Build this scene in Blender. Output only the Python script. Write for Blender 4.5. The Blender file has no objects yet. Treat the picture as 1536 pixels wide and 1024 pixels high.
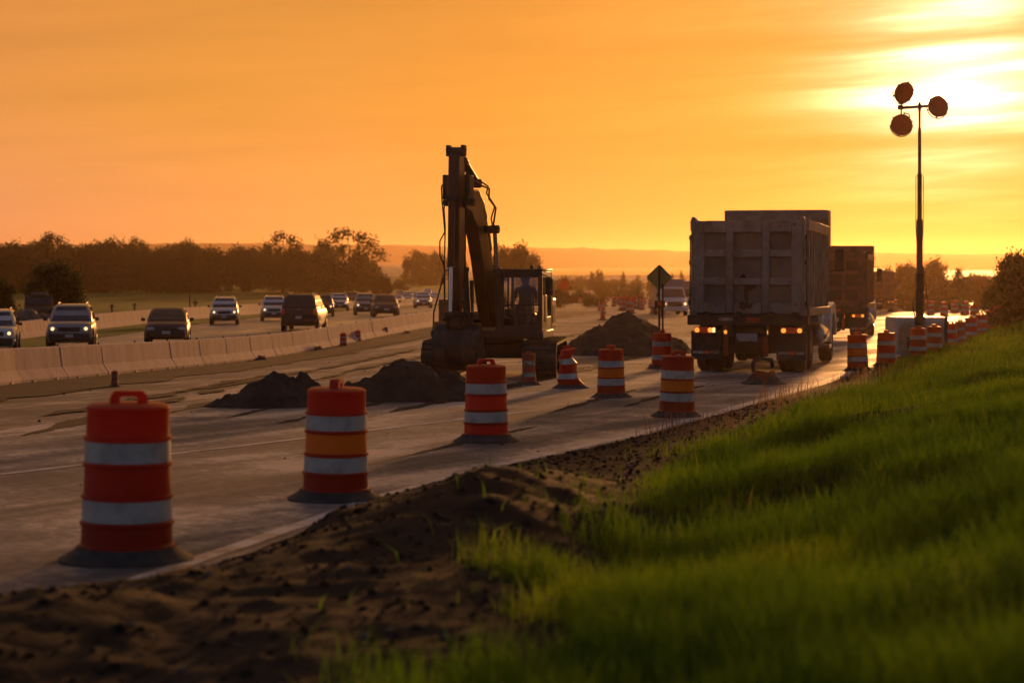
import bpy, math, random
import numpy as np
from mathutils import Vector, Matrix, noise
random.seed(7); RNG = np.random.default_rng(7)
S = bpy.context.scene
COL = S.collection
R = math.radians
F = 2987.0; HC = 2.0; HY = 396.0        # focal length in photo pixels, eye height, eye-level row
SUN_AZ = math.atan((1432-768)/F); SUN_EL = R(5.0)

# ------------------------------------------------------------------ terrain
def sst(a, b, x):
    t = min(1, max(0, (x-a)/(b-a))); return t*t*(3-2*t)
def G(x, y):
    if y < 280: z = -.012*y
    else: z = -3.36 - .25*(1-math.exp(-(y-280)*.048))
    z += .4*math.exp(-max(y, -5)/16)
    if x < -2 and 20 < y < 150:
        z -= .42*sst(-2, -9, x)*math.exp(-((y-72)/30)**2)
    if y > 450 and x < 40: z += 6.0*sst(450, 1100, y)*sst(40, -90, x)
    if y > 900: z -= 3*sst(900, 1010, y)*(1-sst(-60, -140, x))
    return z
def gp(px, py, dz=0.0):
    lo, hi = 3.0, 900.0
    for _ in range(50):
        y = (lo+hi)/2; x = (px-768)/F*y
        if HY - F*(G(x, y)+dz-HC)/y > py: lo = y
        else: hi = y
    y = (lo+hi)/2; x = (px-768)/F*y
    return Vector((x, y, G(x, y)))
def interp(tab, v):
    if v <= tab[0][0]:
        a, b = tab[0], tab[1]
    elif v >= tab[-1][0]:
        a, b = tab[-2], tab[-1]
    else:
        for a, b in zip(tab, tab[1:]):
            if a[0] <= v <= b[0]: break
    t = (v-a[0])/(b[0]-a[0]); return a[1]+(b[1]-a[1])*t
def clampi(tab, v): return interp(tab, min(max(v, tab[0][0]), tab[-1][0]))
EDGE = [(-8, -7.6)] + [(p.y, p.x) for p in (gp(190, 890), gp(600, 745), gp(760, 700), gp(960, 655), gp(1235, 577))] + [(60, 11.9), (84, 19.6), (125, 31), (260, 66)]
def xe(y): return interp(EDGE, y)
GEDGE = [(0, 3.75), (6, 3.45), (9, 3.05), (12, 2.8), (15, 2.55), (21, 2.2), (28, 1.8), (36, 1.4), (46, 1.0), (90, .6)]
def fbm(x, y, z=0, o=4): return noise.fractal(Vector((x, y, z)), 1.0, 2.0, o)
def verge_h(u, y):
    """height of the roadside bank above the road plane, u metres right of the pavement edge"""
    ug = clampi(GEDGE, y)
    H = clampi([(0, .62), (8, .72), (20, .74), (32, .55), (45, .34), (60, .40), (75, .7), (120, .4), (200, .2)], y)
    crest = H*sst(ug-1.2, ug+3.6, u)
    swale = .6*H*sst(ug+4.0, ug+7.0, u) - 1.1*H*sst(ug+8, ug+18, u)
    h = crest - swale
    x = xe(y)+u
    lump = (fbm(x*.45, y*.3, 3)*.17 + fbm(x*1.3, y*1.0, 5)*.05)*(.25+.75*sst(ug-.6, ug+.6, u))
    h += lump*sst(.6, 2.2, u)*(1 if y < 60 else .6)
    # loose soil windrows pushed up beside the pavement
    if y < 40:
        w = .54*math.exp(-((u-1.85)/.85)**2)*math.exp(-((y-13.0)/2.5)**2)+.10*math.exp(-((u-.5)/.4)**2)*math.exp(-((y-15)/2.4)**2)
        w += .30*math.exp(-((u-.8)/.75)**2)*math.exp(-((y-8.9)/1.9)**2)
        w += .16*math.exp(-((u-2.3)/.8)**2)*math.exp(-((y-9)/2)**2)
        w += .12*math.exp(-((u-.9)/.5)**2)*math.exp(-((y-17.5)/4)**2)
        w *= 1+.22*fbm(x*1.1, y*.9, 9)
        h += w
        soil = sst(-.2, .4, u)*(1-sst(ug, ug+.8, u))
        h += soil*(.012*fbm(x*5, y*5, 2)+.012*abs(fbm(x*9, y*9, 4))+.018*fbm(x*19, y*19, 6, 4)+.02*max(0, fbm(x*2.1, y*2.1, 7))+.05)
    e0 = -.05+.5*math.exp(-((y-13.2)/.9)**2)-.35*(1-sst(10.2, 11.8, y))*(.65+.8*fbm(y*1.1, 2.2, 1))
    m = sst(e0, e0+.40, u)
    return h*m-.035*(1-min(1, m*12))

# ------------------------------------------------------------------ materials
def new_mat(name):
    m = bpy.data.materials.new(name); m.use_nodes = True
    nt = m.node_tree; return m, nt, nt.nodes, nt.links, nt.nodes['Principled BSDF']
def L3(c): return (c[0], c[1], c[2], 1)
def mat(name, col, rough=.6, metal=0, col2=None, scale=6, thr=(.45, .62), bump=0, bscale=30, spec=.5, coat=0, trans=None, emit=None, estr=0, stretch=None, rust=None):
    m, nt, N, L, P = new_mat(name)
    P.inputs['Base Color'].default_value = L3(col); P.inputs['Roughness'].default_value = rough
    P.inputs['Metallic'].default_value = metal; P.inputs['Specular IOR Level'].default_value = spec
    P.inputs['Coat Weight'].default_value = coat
    tc = N.new('ShaderNodeTexCoord')
    src = None
    if col2:
        n = N.new('ShaderNodeTexNoise'); n.inputs['Scale'].default_value = scale; n.inputs['Detail'].default_value = 7; n.inputs['Roughness'].default_value = .65
        oi = N.new('ShaderNodeObjectInfo'); ad = N.new('ShaderNodeVectorMath'); ad.operation = 'ADD'
        mul = N.new('ShaderNodeMath'); mul.operation = 'MULTIPLY'; mul.inputs[1].default_value = 40
        L.new(oi.outputs['Random'], mul.inputs[0]); L.new(tc.outputs['Object'], ad.inputs[0]); L.new(mul.outputs[0], ad.inputs[1])
        vec = ad.outputs[0]
        if stretch:
            mp = N.new('ShaderNodeMapping'); mp.inputs['Scale'].default_value = stretch; L.new(vec, mp.inputs['Vector']); vec = mp.outputs[0]
        L.new(vec, n.inputs['Vector'])
        r = N.new('ShaderNodeValToRGB'); r.color_ramp.elements[0].position = thr[0]; r.color_ramp.elements[1].position = thr[1]
        r.color_ramp.elements[0].color = L3(col); r.color_ramp.elements[1].color = L3(col2)
        L.new(n.outputs['Fac'], r.inputs[0]); src = r.outputs[0]
        if rust:
            n3 = N.new('ShaderNodeTexNoise'); n3.inputs['Scale'].default_value = rust[1]; n3.inputs['Detail'].default_value = 8; n3.inputs['Roughness'].default_value = .7
            off = N.new('ShaderNodeVectorMath'); off.operation = 'ADD'; off.inputs[1].default_value = (7.3, 2.1, 5.5); L.new(ad.outputs[0], off.inputs[0]); L.new(off.outputs[0], n3.inputs['Vector'])
            r3 = N.new('ShaderNodeValToRGB'); r3.color_ramp.elements[0].position = rust[2]; r3.color_ramp.elements[1].position = rust[2]+.05; L.new(n3.outputs['Fac'], r3.inputs[0])
            m3 = N.new('ShaderNodeMix'); m3.data_type = 'RGBA'; L.new(r3.outputs[0], m3.inputs[0]); L.new(src, m3.inputs[6]); m3.inputs[7].default_value = L3(rust[0]); src = m3.outputs[2]
        L.new(src, P.inputs['Base Color'])
    if bump:
        n = N.new('ShaderNodeTexNoise'); n.inputs['Scale'].default_value = bscale; n.inputs['Detail'].default_value = 6
        b = N.new('ShaderNodeBump'); b.inputs['Strength'].default_value = bump; b.inputs['Distance'].default_value = .02
        L.new(tc.outputs['Object'], n.inputs['Vector']); L.new(n.outputs['Fac'], b.inputs['Height']); L.new(b.outputs[0], P.inputs['Normal'])
    if trans:
        t = N.new('ShaderNodeBsdfTranslucent'); t.inputs[0].default_value = L3(trans[0])
        mx = N.new('ShaderNodeMixShader'); mx.inputs[0].default_value = trans[1]
        L.new(P.outputs[0], mx.inputs[1]); L.new(t.outputs[0], mx.inputs[2])
        L.new(mx.outputs[0], N['Material Output'].inputs[0])
    if emit:
        P.inputs['Emission Color'].default_value = L3(emit); P.inputs['Emission Strength'].default_value = estr
    return m
def glass_mat(name, tint, refl=.12, rough=.03):
    m, nt, N, L, P = new_mat(name)
    N.remove(P)
    t = N.new('ShaderNodeBsdfTransparent'); t.inputs[0].default_value = L3(tint)
    g = N.new('ShaderNodeBsdfGlossy'); g.inputs['Roughness'].default_value = rough; g.inputs[0].default_value = (.9, .9, .9, 1)
    f = N.new('ShaderNodeFresnel'); f.inputs[0].default_value = 1.5
    mx = N.new('ShaderNodeMixShader'); L.new(f.outputs[0], mx.inputs[0]); L.new(t.outputs[0], mx.inputs[1]); L.new(g.outputs[0], mx.inputs[2])
    L.new(mx.outputs[0], N['Material Output'].inputs[0]); return m

M = {}
M['orange'] = mat('orange plastic', (.37, .03, .007), .42, col2=(.27, .035, .014), scale=5, thr=(.45, .72), rust=((.11, .045, .025), 4.5, .63), trans=((1.0, .16, .02), .40))
M['orange_painted_glow'] = mat('orange sheeting with painted glow', (1.0, .25, .015), .35, trans=((1.0, .42, .04), .3))  # backlit glow of the band put into a brighter base colour
M['red_painted_glow'] = mat('red sheeting with painted glow', (1.0, .04, .012), .35, trans=((1.0, .10, .015), .3))  # bright red base colour stands for light glowing through the band
M['orange_old'] = mat('dirty orange plastic', (.40, .07, .02), .6, col2=(.13, .08, .05), scale=4, thr=(.42, .6), trans=((1.0, .16, .02), .2))
M['sheet'] = mat('white reflective sheeting', (.48, .48, .475), .4, col2=(.27, .25, .22), scale=5, thr=(.46, .70), rust=((.22, .19, .16), 5, .63))
M['sheet_old'] = mat('muddy white sheeting', (.45, .42, .38), .6, col2=(.16, .12, .09), scale=4, thr=(.42, .58))
M['rubber'] = mat('black rubber', (.028, .026, .025), .75, col2=(.075, .062, .05), scale=9, thr=(.45, .7))
M['tyre'] = mat('tyre rubber', (.02, .02, .02), .85, col2=(.06, .048, .036), scale=6, thr=(.5, .7))
M['rim'] = mat('wheel alloy', (.35, .34, .33), .35, .9)
M['rim_dirty'] = mat('dusty steel wheel', (.22, .19, .16), .5, .6, col2=(.10, .075, .05), scale=7)
M['chrome'] = mat('polished metal', (.7, .68, .65), .18, 1)
M['black'] = mat('black plastic', (.012, .012, .012), .5)
M['darkmetal'] = mat('grimy dark steel', (.03, .026, .023), .6, .3, col2=(.075, .05, .034), scale=5, thr=(.45, .7))
M['glass'] = glass_mat('cab glass', (.97, .97, .96))
M['carglass'] = mat('tinted car glass', (.015, .015, .016), .06, spec=.6)
M['p_silver'] = mat('silver car paint', (.50, .50, .50), .25, .4, coat=.6)
M['p_black'] = mat('black car paint', (.006, .006, .007), .42, .0, coat=.1)
M['p_grey'] = mat('grey car paint', (.22, .22, .23), .28, .4, coat=.6)
M['p_white'] = mat('white car paint', (.55, .54, .52), .3, .0, coat=.6)
M['head'] = mat('lit headlight', (.8, .8, .75), .2, emit=(1, .60, .26), estr=1.9)
M['head_off'] = mat('headlight lens', (.5, .5, .5), .1, .3)
M['tail'] = mat('tail light lens', (.35, .02, .01), .2, emit=(1, .12, .02), estr=.06)
M['tail_lit'] = mat('lit red lamp', (.5, .03, .01), .2, emit=(1, .10, .02), estr=.5)
M['amber'] = mat('lit amber lamp', (.7, .3, .05), .2, emit=(1, .33, .04), estr=1.3)
M['plate'] = mat('number plate', (.5, .5, .48), .4, col2=(.25, .25, .26), scale=24, thr=(.5, .6))
M['concrete'] = mat('barrier concrete', (.56, .40, .32), .85, col2=(.40, .27, .21), scale=2.2, thr=(.4, .64), bump=.35, bscale=9, stretch=(1, 1.6, .22), rust=((.24, .18, .14), 2.5, .64))
M['truckgrey'] = mat('worn grey tipper paint', (.29, .26, .23), .6, .1, col2=(.15, .12, .095), scale=2.2, thr=(.42, .66), bump=.15, bscale=12, rust=((.13, .05, .025), 1.6, .64))
M['truckred'] = mat('rust red tipper paint', (.25, .10, .06), .6, .1, col2=(.10, .05, .035), scale=2.0, thr=(.42, .66))
M['truckbrown'] = mat('brown tipper paint', (.18, .08, .045), .6, .1, col2=(.06, .04, .03), scale=2.0)
M['trailer'] = mat('dusty white paint', (.42, .41, .39), .45, col2=(.30, .25, .18), scale=2.5, thr=(.5, .72))
M['trailer_door'] = mat('mud stained panel', (.32, .27, .2), .55, col2=(.22, .17, .09), scale=3.5)
M['white_paint'] = mat('white truck paint', (.6, .6, .6), .35, coat=.4)
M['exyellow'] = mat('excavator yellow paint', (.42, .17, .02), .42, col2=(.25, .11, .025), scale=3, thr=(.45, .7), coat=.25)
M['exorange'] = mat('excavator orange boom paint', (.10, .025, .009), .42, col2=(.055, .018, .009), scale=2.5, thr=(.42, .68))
M['exblack'] = mat('excavator dark cab paint', (.035, .03, .027), .5, col2=(.06, .047, .036), scale=4)
M['steel'] = mat('worn bucket steel', (.06, .05, .042), .55, .5, col2=(.13, .09, .06), scale=4, bump=.2)
M['wire'] = mat('hydraulic hose', (.012, .012, .012), .6)
M['signorange'] = mat('orange sign sheeting', (.75, .16, .02), .4, trans=((1, .3, .03), .25))
M['signback'] = mat('raw aluminium sign back', (.36, .33, .07), .5, .1, col2=(.28, .25, .06), scale=3)
M['post'] = mat('rusted sign post', (.06, .045, .035), .7)
M['lamp'] = mat('flood lamp housing with painted sun glare', (.34, .15, .05), .5, col2=(.26, .11, .04), trans=((1, .5, .12), .28))  # orange tint paints in the glare of the sun behind the lamps
M['mast'] = mat('galvanised mast', (.09, .075, .06), .5, .6)
M['shirt'] = mat('grey work shirt', (.12, .12, .13), .9)
M['skin'] = mat('skin', (.28, .14, .09), .6)
M['cap'] = mat('dark cap', (.03, .03, .035), .8)
M['soil'] = mat('dark loose soil', (.048, .032, .022), .95, col2=(.085, .058, .040), scale=1.8, thr=(.42, .66), bump=.9, bscale=14, spec=.2)
M['truckpanel'] = mat('dirty grey tipper paint with painted recess shade', (.20, .175, .15), .7, .05, col2=(.13, .11, .09), scale=1.8, thr=(.4, .68))  # darker than the ribs: shade of the recesses painted in, with some dirt
M['truckpanel2'] = mat('rusty tipper panel with painted recess shade', (.085, .042, .028), .65, col2=(.055, .032, .024), scale=2)  # rust colour, darkened further to paint shade between the ribs
M['stain'] = mat('tar splash', (.02, .016, .014), .8)
M['wreck'] = mat('rusted dark bodywork', (.05, .04, .034), .7, .2, col2=(.09, .065, .045), scale=2)
M['rock'] = mat('grey boulder', (.12, .10, .085), .85, col2=(.07, .055, .045), scale=2, bump=.5, bscale=4)
M['bark'] = mat('dark bark', (.045, .032, .022), .9)
def leafmat(name, c, c2, tr):
    m = mat(name, c, .7, col2=c2, scale=.35, thr=(.4, .62), spec=.2, trans=(tr, .35)); return m
M['leaf'] = leafmat('dark green leaves', (.025, .030, .012), (.042, .044, .016), (.10, .10, .02))
M['leaf2'] = leafmat('olive leaves', (.038, .038, .015), (.055, .05, .018), (.14, .11, .02))
M['leafdark'] = leafmat('deep green leaves', (.02, .028, .012), (.045, .055, .02), (.06, .08, .015))

# ------------------------------------------------------------------ mesh helper
class MB:
    def __init__(s): s.v = []; s.f = []; s.mi = []; s.M = Matrix.Identity(4); s.m = 0
    def _add(s, pts, faces):
        o = len(s.v); s.v += [tuple(s.M @ Vector(p)) for p in pts]
        s.f += [tuple(o+i for i in f) for f in faces]; s.mi += [s.m]*len(faces); return s
    def box(s, cx, cy, cz, sx, sy, sz, rx=0, ry=0, rz=0):
        from mathutils import Euler
        E = Euler((rx, ry, rz)).to_matrix(); c = Vector((cx, cy, cz))
        p = [c + E @ Vector((i*sx/2, j*sy/2, k*sz/2)) for i in (-1, 1) for j in (-1, 1) for k in (-1, 1)]
        return s._add(p, [(0, 1, 3, 2), (4, 6, 7, 5), (0, 4, 5, 1), (2, 3, 7, 6), (0, 2, 6, 4), (1, 5, 7, 3)])
    def loft(s, secs, caps=True, closed=False):
        n = len(secs[0]); p = [q for sec in secs for q in sec]; f = []
        K = len(secs)
        for i in range(K if closed else K-1):
            for j in range(n):
                a = i*n+j; b = i*n+(j+1) % n; c = ((i+1) % K)*n+(j+1) % n; d = ((i+1) % K)*n+j
                f.append((a, b, c, d))
        if caps and not closed: f.append(tuple(range(n-1, -1, -1))); f.append(tuple((K-1)*n+j for j in range(n)))
        return s._add(p, f)
    def tube(s, p, q, r0, r1=None, n=10): return s.path([p, q], [r0, r0 if r1 is None else r1], n)
    def path(s, pts, r, n=6):
        pts = [Vector(p) for p in pts]
        if not isinstance(r, (list, tuple)): r = [r]*len(pts)
        secs = []; up = None
        for i, p in enumerate(pts):
            t = (pts[min(i+1, len(pts)-1)]-pts[max(i-1, 0)]).normalized()
            if up is None: up = t.orthogonal().normalized()
            a = (up - t*up.dot(t)); a = a.normalized() if a.length > 1e-6 else t.orthogonal().normalized(); up = a
            b = t.cross(a)
            secs.append([p + (a*math.cos(k*2*math.pi/n)+b*math.sin(k*2*math.pi/n))*r[i] for k in range(n)])
        return s.loft(secs)
    def lathe(s, prof, n=24, c=(0, 0, 0), axis='z', cap=True):
        secs = []
        for r, h in prof:
            sec = []
            for k in range(n):
                a = k*2*math.pi/n; x, y = r*math.cos(a), r*math.sin(a)
                q = (x, y, h) if axis == 'z' else ((h, x, y) if axis == 'x' else (y, h, x))
                sec.append(Vector(c)+Vector(q))
            secs.append(sec)
        return s.loft(secs, cap)
    def prism(s, poly, a, b, axis='x'):
        f = (lambda u, v, t: (t, u, v)) if axis == 'x' else ((lambda u, v, t: (u, t, v)) if axis == 'y' else (lambda u, v, t: (u, v, t)))
        return s.loft([[f(u, v, a) for u, v in poly], [f(u, v, b) for u, v in poly]])
    def panel(s, c, inset=.05, off=.004, th=.01, ins2=None):
        """thin plate on the quad c, pulled in from its edges and set proud of it"""
        c = [Vector(p) for p in c]; ce = sum(c, Vector())/4
        nrm = (c[1]-c[0]).cross(c[3]-c[0]).normalized()
        q = []
        for i, p in enumerate(c):
            u = (c[(i+1) % 4]-p); w = (c[(i-1) % 4]-p)
            q.append(p + u.normalized()*inset + w.normalized()*inset)
        a = [p+nrm*off for p in q]; b = [p-nrm*th for p in q]
        return s.loft([b, a])
    def obj(s, name, m, parent=None, smooth=35, bevel=0, seg=2):
        me = bpy.data.meshes.new(name); me.from_pydata(s.v, [], s.f); me.update()
        ms = m if isinstance(m, (list, tuple)) else [m]
        for k in ms: me.materials.append(M[k] if isinstance(k, str) else k)
        if len(ms) > 1: me.polygons.foreach_set('material_index', s.mi)
        import bmesh
        bm = bmesh.new(); bm.from_mesh(me); bmesh.ops.recalc_face_normals(bm, faces=bm.faces); bm.to_mesh(me); bm.free()
        if smooth:
            me.polygons.foreach_set('use_smooth', [True]*len(me.polygons)); me.set_sharp_from_angle(angle=R(smooth))
        o = bpy.data.objects.new(name, me); COL.objects.link(o)
        if parent: o.parent = parent
        if bevel:
            b = o.modifiers.new('Bevel', 'BEVEL'); b.width = bevel; b.segments = seg; b.limit_method = 'ANGLE'; b.angle_limit = R(40)
        return o
def tag(o, label=None, cat=None, group=None, kind=None):
    if label: o['label'] = label
    if cat: o['category'] = cat
    if group: o['group'] = group
    if kind: o['kind'] = kind
    return o
def thing(name, label, cat, loc=(0, 0, 0), rz=0, group=None):
    o = bpy.data.objects.new(name, None); COL.objects.link(o); o.location = loc; o.rotation_euler = (0, 0, rz); o.empty_display_size = .1
    return tag(o, label, cat, group)
KIDS = {}
def kids(o):
    return [c for c in o.children]
def dup(o, parent=None):
    c = o.copy(); COL.objects.link(c)
    if parent: c.parent = parent
    for ch in kids(o): dup(ch, c)
    return c
def put(o, loc, rz=0, sc=None, label=None, group=None):
    o.location = loc; o.rotation_euler[2] = rz
    if sc: o.scale = (sc, sc, sc) if not isinstance(sc, tuple) else sc
    if label: o['label'] = label
    if group: o['group'] = group
    return o
def remat(o, old, new):
    """swap one material for another on a copied thing, object-level so shared meshes stay as they are"""
    for c in [o]+list(o.children_recursive):
        for sl in c.material_slots:
            if sl.material and sl.material == M[old]: sl.link = 'OBJECT'; sl.material = M[new]
def npmesh(name, V, Fq, m, parent=None, n=4):
    """mesh from numpy arrays, all faces n-sided"""
    me = bpy.data.meshes.new(name)
    me.vertices.add(len(V)); me.vertices.foreach_set('co', np.asarray(V, np.float32).ravel())
    nf = len(Fq); me.loops.add(nf*n); me.loops.foreach_set('vertex_index', np.asarray(Fq, np.int32).ravel())
    me.polygons.add(nf); me.polygons.foreach_set('loop_start', np.arange(0, nf*n, n, dtype=np.int32))
    me.update(calc_edges=True)
    if m is not None: me.materials.append(M[m] if isinstance(m, str) else m)
    o = bpy.data.objects.new(name, me); COL.objects.link(o)
    if parent: o.parent = parent
    return o
def grid_sheet(name, xf, ys, nx, m, dz=0, zf=None, kind='structure'):
    """ground sheet: rows at ys, columns from xf(y) = (x0, x1)"""
    V = []; ny = len(ys)
    for y in ys:
        x0, x1 = xf(y)
        for i in range(nx+1):
            x = x0+(x1-x0)*i/nx
            V.append((x, y, (zf or G)(x, y)+dz))
    idx = np.arange(ny*(nx+1)).reshape(ny, nx+1)
    Fq = np.stack([idx[:-1, :-1], idx[:-1, 1:], idx[1:, 1:], idx[1:, :-1]], -1).reshape(-1, 4)
    o = npmesh(name, V, Fq, m)
    o.data.polygons.foreach_set('use_smooth', [True]*len(Fq))
    if kind: o['kind'] = kind
    return o
def rows(a, b, first, growth=1.04):
    y = a; st = first; out = [a]
    while y+st < b: y += st; st *= growth; out.append(y)
    out.append(b); return out
HAZE = 0.00016; HAZE_G = .77; SUN_E = 2.7; SKY_E = 1.0; EXPO = 0.0
# ------------------------------------------------------------------ ground materials
def ground_mat(name, stops, along=(.26, .97), rough=(.55, .8), streak=1.0, fine=1.0, bump=.3, spec=.5, scale=1.0):
    """dusty surface: colour from noise drawn out along the traffic direction, plus finer speckle"""
    m, nt, N, L, P = new_mat(name)
    tc = N.new('ShaderNodeTexCoord')
    mp = N.new('ShaderNodeMapping'); mp.inputs['Rotation'].default_value = (0, 0, math.atan2(along[0], along[1]))
    L.new(tc.outputs['Object'], mp.inputs['Vector'])
    mp2 = N.new('ShaderNodeMapping'); mp2.inputs['Scale'].default_value = (.9*scale, .085*scale, 1)
    L.new(mp.outputs[0], mp2.inputs['Vector'])
    def nz(v, sc, det=6, ro=.6, dist=0):
        n = N.new('ShaderNodeTexNoise'); n.inputs['Scale'].default_value = sc; n.inputs['Detail'].default_value = det
        n.inputs['Roughness'].default_value = ro; n.inputs['Distortion'].default_value = dist; L.new(v, n.inputs['Vector']); return n.outputs['Fac']
    def math_(op, a, b):
        n = N.new('ShaderNodeMath'); n.operation = op
        for i, q in enumerate((a, b)):
            if hasattr(q, 'is_linked'): L.new(q, n.inputs[i])
            else: n.inputs[i].default_value = q
        return n.outputs[0]
    a = nz(mp2.outputs[0], 1.0, 5, .62, .4); b = nz(mp.outputs[0], .35*scale, 6, .6, .6); c = nz(mp.outputs[0], 9*fine, 5, .7)
    s = math_('ADD', math_('MULTIPLY', a, .55*streak), math_('ADD', math_('MULTIPLY', b, .45+.55*(1-streak)), math_('MULTIPLY', math_('SUBTRACT', c, .5), .35)))
    r = N.new('ShaderNodeValToRGB'); e = r.color_ramp.elements
    while len(e) < len(stops): e.new(.5)
    for k, (p, cc) in enumerate(stops): e[k].position = p; e[k].color = L3(cc)
    L.new(s, r.inputs[0]); L.new(r.outputs[0], P.inputs['Base Color'])
    mr = N.new('ShaderNodeMapRange'); mr.inputs[1].default_value = .42; mr.inputs[2].default_value = .57
    mr.inputs[3].default_value = rough[0]; mr.inputs[4].default_value = rough[1]
    L.new(s, mr.inputs[0]); L.new(mr.outputs[0], P.inputs['Roughness']); P.inputs['Specular IOR Level'].default_value = spec
    bp = N.new('ShaderNodeBump'); bp.inputs['Strength'].default_value = bump; bp.inputs['Distance'].default_value = .03
    h = math_('ADD', math_('MULTIPLY', a, 1.2), math_('MULTIPLY', c, .35))
    L.new(h, bp.inputs['Height']); L.new(bp.outputs[0], P.inputs['Normal'])
    return m
M['dirt'] = ground_mat('packed dirt haul road', [(.40, (.065, .047, .036)), (.465, (.155, .115, .088)), (.53, (.26, .195, .15)), (.585, (.44, .34, .27))], along=(.14, .99), rough=(.92, .45), bump=.8, fine=.7)
M['pave'] = ground_mat('dusty concrete pavement', [(.405, (.082, .072, .064)), (.465, (.155, .137, .122)), (.525, (.23, .205, .183)), (.575, (.46, .41, .36))], along=(.42, .90), rough=(.78, .48), bump=.2)
M['asphalt'] = ground_mat('worn highway asphalt', [(.38, (.15, .135, .12)), (.5, (.21, .19, .17)), (.62, (.28, .25, .22))], along=(.09, 1), rough=(.55, .32), bump=.15, scale=.4)
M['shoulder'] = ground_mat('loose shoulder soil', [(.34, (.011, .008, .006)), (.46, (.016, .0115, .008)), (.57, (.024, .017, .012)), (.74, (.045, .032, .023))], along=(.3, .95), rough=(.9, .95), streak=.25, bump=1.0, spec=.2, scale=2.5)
M['soilstrip'] = ground_mat('dark soil strip', [(.36, (.022, .016, .012)), (.5, (.042, .030, .022)), (.66, (.085, .06, .044))], along=(.1, 1), rough=(.9, .95), streak=.4, bump=.9, spec=.2, scale=1.6)
M['field'] = ground_mat('pasture grass', [(.36, (.075, .105, .018)), (.5, (.12, .15, .025)), (.62, (.19, .19, .045))], along=(1, 0), rough=(.9, .95), streak=.6, bump=.4, spec=.1, scale=.12)
M['hillmat'] = ground_mat('wooded ridge', [(.36, (.035, .03, .018)), (.55, (.06, .05, .03))], along=(1, 0), rough=(.9, .95), streak=.5, spec=.1, scale=.01)
M['line'] = mat('worn white road paint', (.58, .55, .50), .5, col2=(.19, .17, .155), scale=2.2, thr=(.47, .64))
mw, nt, N, L, P = new_mat('lake water')
P.inputs['Base Color'].default_value = (.04, .04, .04, 1); P.inputs['Roughness'].default_value = .2; P.inputs['IOR'].default_value = 1.33
M['water'] = mw

# ------------------------------------------------------------------ setting
ys = rows(-12, 1010, .7, 1.022) + rows(1030, 4300, 30, 1.1)[1:]
grid_sheet('ground', lambda y: (-40-.75*max(y, 0), 40+.75*max(y, 0)), ys, 110, 'dirt', dz=-.01)
# left edge of the concrete lane and of the dirt haul road
def lane_left(y): return interp([(-5, -16), (20, -8.6), (45, -3.5), (70, 4), (120, 17), (260, 52)], y)
pave = grid_sheet('pavement', lambda y: (lane_left(y)+.25*fbm(0, y*.7), xe(y)+.04+.05*fbm(4, y*2)), rows(-6, 250, .25, 1.012), 40, 'pave', dz=.004)
BAR = [(20, -12.9), (45, -11.45), (103, -4.4), (125, -2.0), (170, 4.0), (260, 17)]
def barx(y): return interp(BAR, y)
FAR = [(40, -23), (80, -22.6), (150, -19.5), (200, -15), (300, -2)]
def farx(y): return interp(FAR, y)
grid_sheet('highway', lambda y: (farx(y)+3.4, barx(y)-.15), rows(25, 420, 1.5, 1.02), 14, 'asphalt', dz=.012)
grid_sheet('soil_strip', lambda y: (barx(y)-.1+.0, barx(y)+2.3+1.0*fbm(1, y*.25)+.012*y), rows(25, 170, .5, 1.01), 10, 'soilstrip', dz=.01)
grid_sheet('grass_strip', lambda y: (farx(y)-.2, farx(y)+3.45+.3*fbm(2, y*.2)), rows(40, 300, 1.5, 1.02), 10, 'field', dz=.02)
grid_sheet('field', lambda y: (-60-.7*y, farx(y)-.15), rows(40, 700, 2, 1.02), 40, 'field', dz=.02)
# road paint
def strip(name, ptss, w, m='line', dz=.009):
    V = []; Fq = []
    for pts in (ptss if isinstance(ptss[0], list) else [ptss]):
        o = len(V)
        for i, p in enumerate(pts):
            t = (Vector(pts[min(i+1, len(pts)-1)])-Vector(pts[max(i-1, 0)])); n = Vector((t.y, -t.x, 0)).normalized()
            for sgn in (-1, 1):
                q = Vector(p)+n*sgn*w/2; V.append((q.x, q.y, G(q.x, q.y)+dz))
        for i in range(len(pts)-1): Fq.append((o+2*i, o+2*i+1, o+2*i+3, o+2*i+2))
    return tag(npmesh(name, V, Fq, m), kind='structure')
def along(f, a, b, st): 
    out = []; y = a
    while y <= b: out.append((f(y), y, 0)); y += st
    return out
strip('edge_line', along(lambda y: xe(y)-.16+.03*fbm(y*.6, 3), 2, 120, .4), .16)
la, lb = gp(0, 712), gp(690, 630)
strip('lane_line', [(la.x+(lb.x-la.x)*t+.02*fbm(t*9, 1), la.y+(lb.y-la.y)*t, 0) for t in np.linspace(-.3, 1.25, 60)], .13)
strip('highway_lines', [along(lambda q, f=f: (farx(q)+3.4)*(1-f)+barx(q)*f, y, y+3.2, .8) for f in (1/3, 2/3) for y in np.arange(40, 260, 12)], .14, dz=.02)
def trail(x0, y0, y1, slope, w0, seed):
    V = []; Fq = []; ys_ = np.arange(y0, y1, .25)
    for y in ys_:
        c = x0+(y-y0)*slope+.12*fbm(y*.12, seed, 1); f = min(1, (y-y0)/2, (y1-y)/2)
        w = w0*f*max(.0, .55+1.1*fbm(y*.7, seed, 3))+.004
        for k in (-1, 1):
            x = c+k*w*(1+.5*fbm(y*2.1, seed+k, 5)); V.append((x, y, G(x, y)+.012))
    for i in range(len(ys_)-1): Fq.append((2*i, 2*i+1, 2*i+3, 2*i+2))
    return V, Fq
TV = []; TF = []
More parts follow.
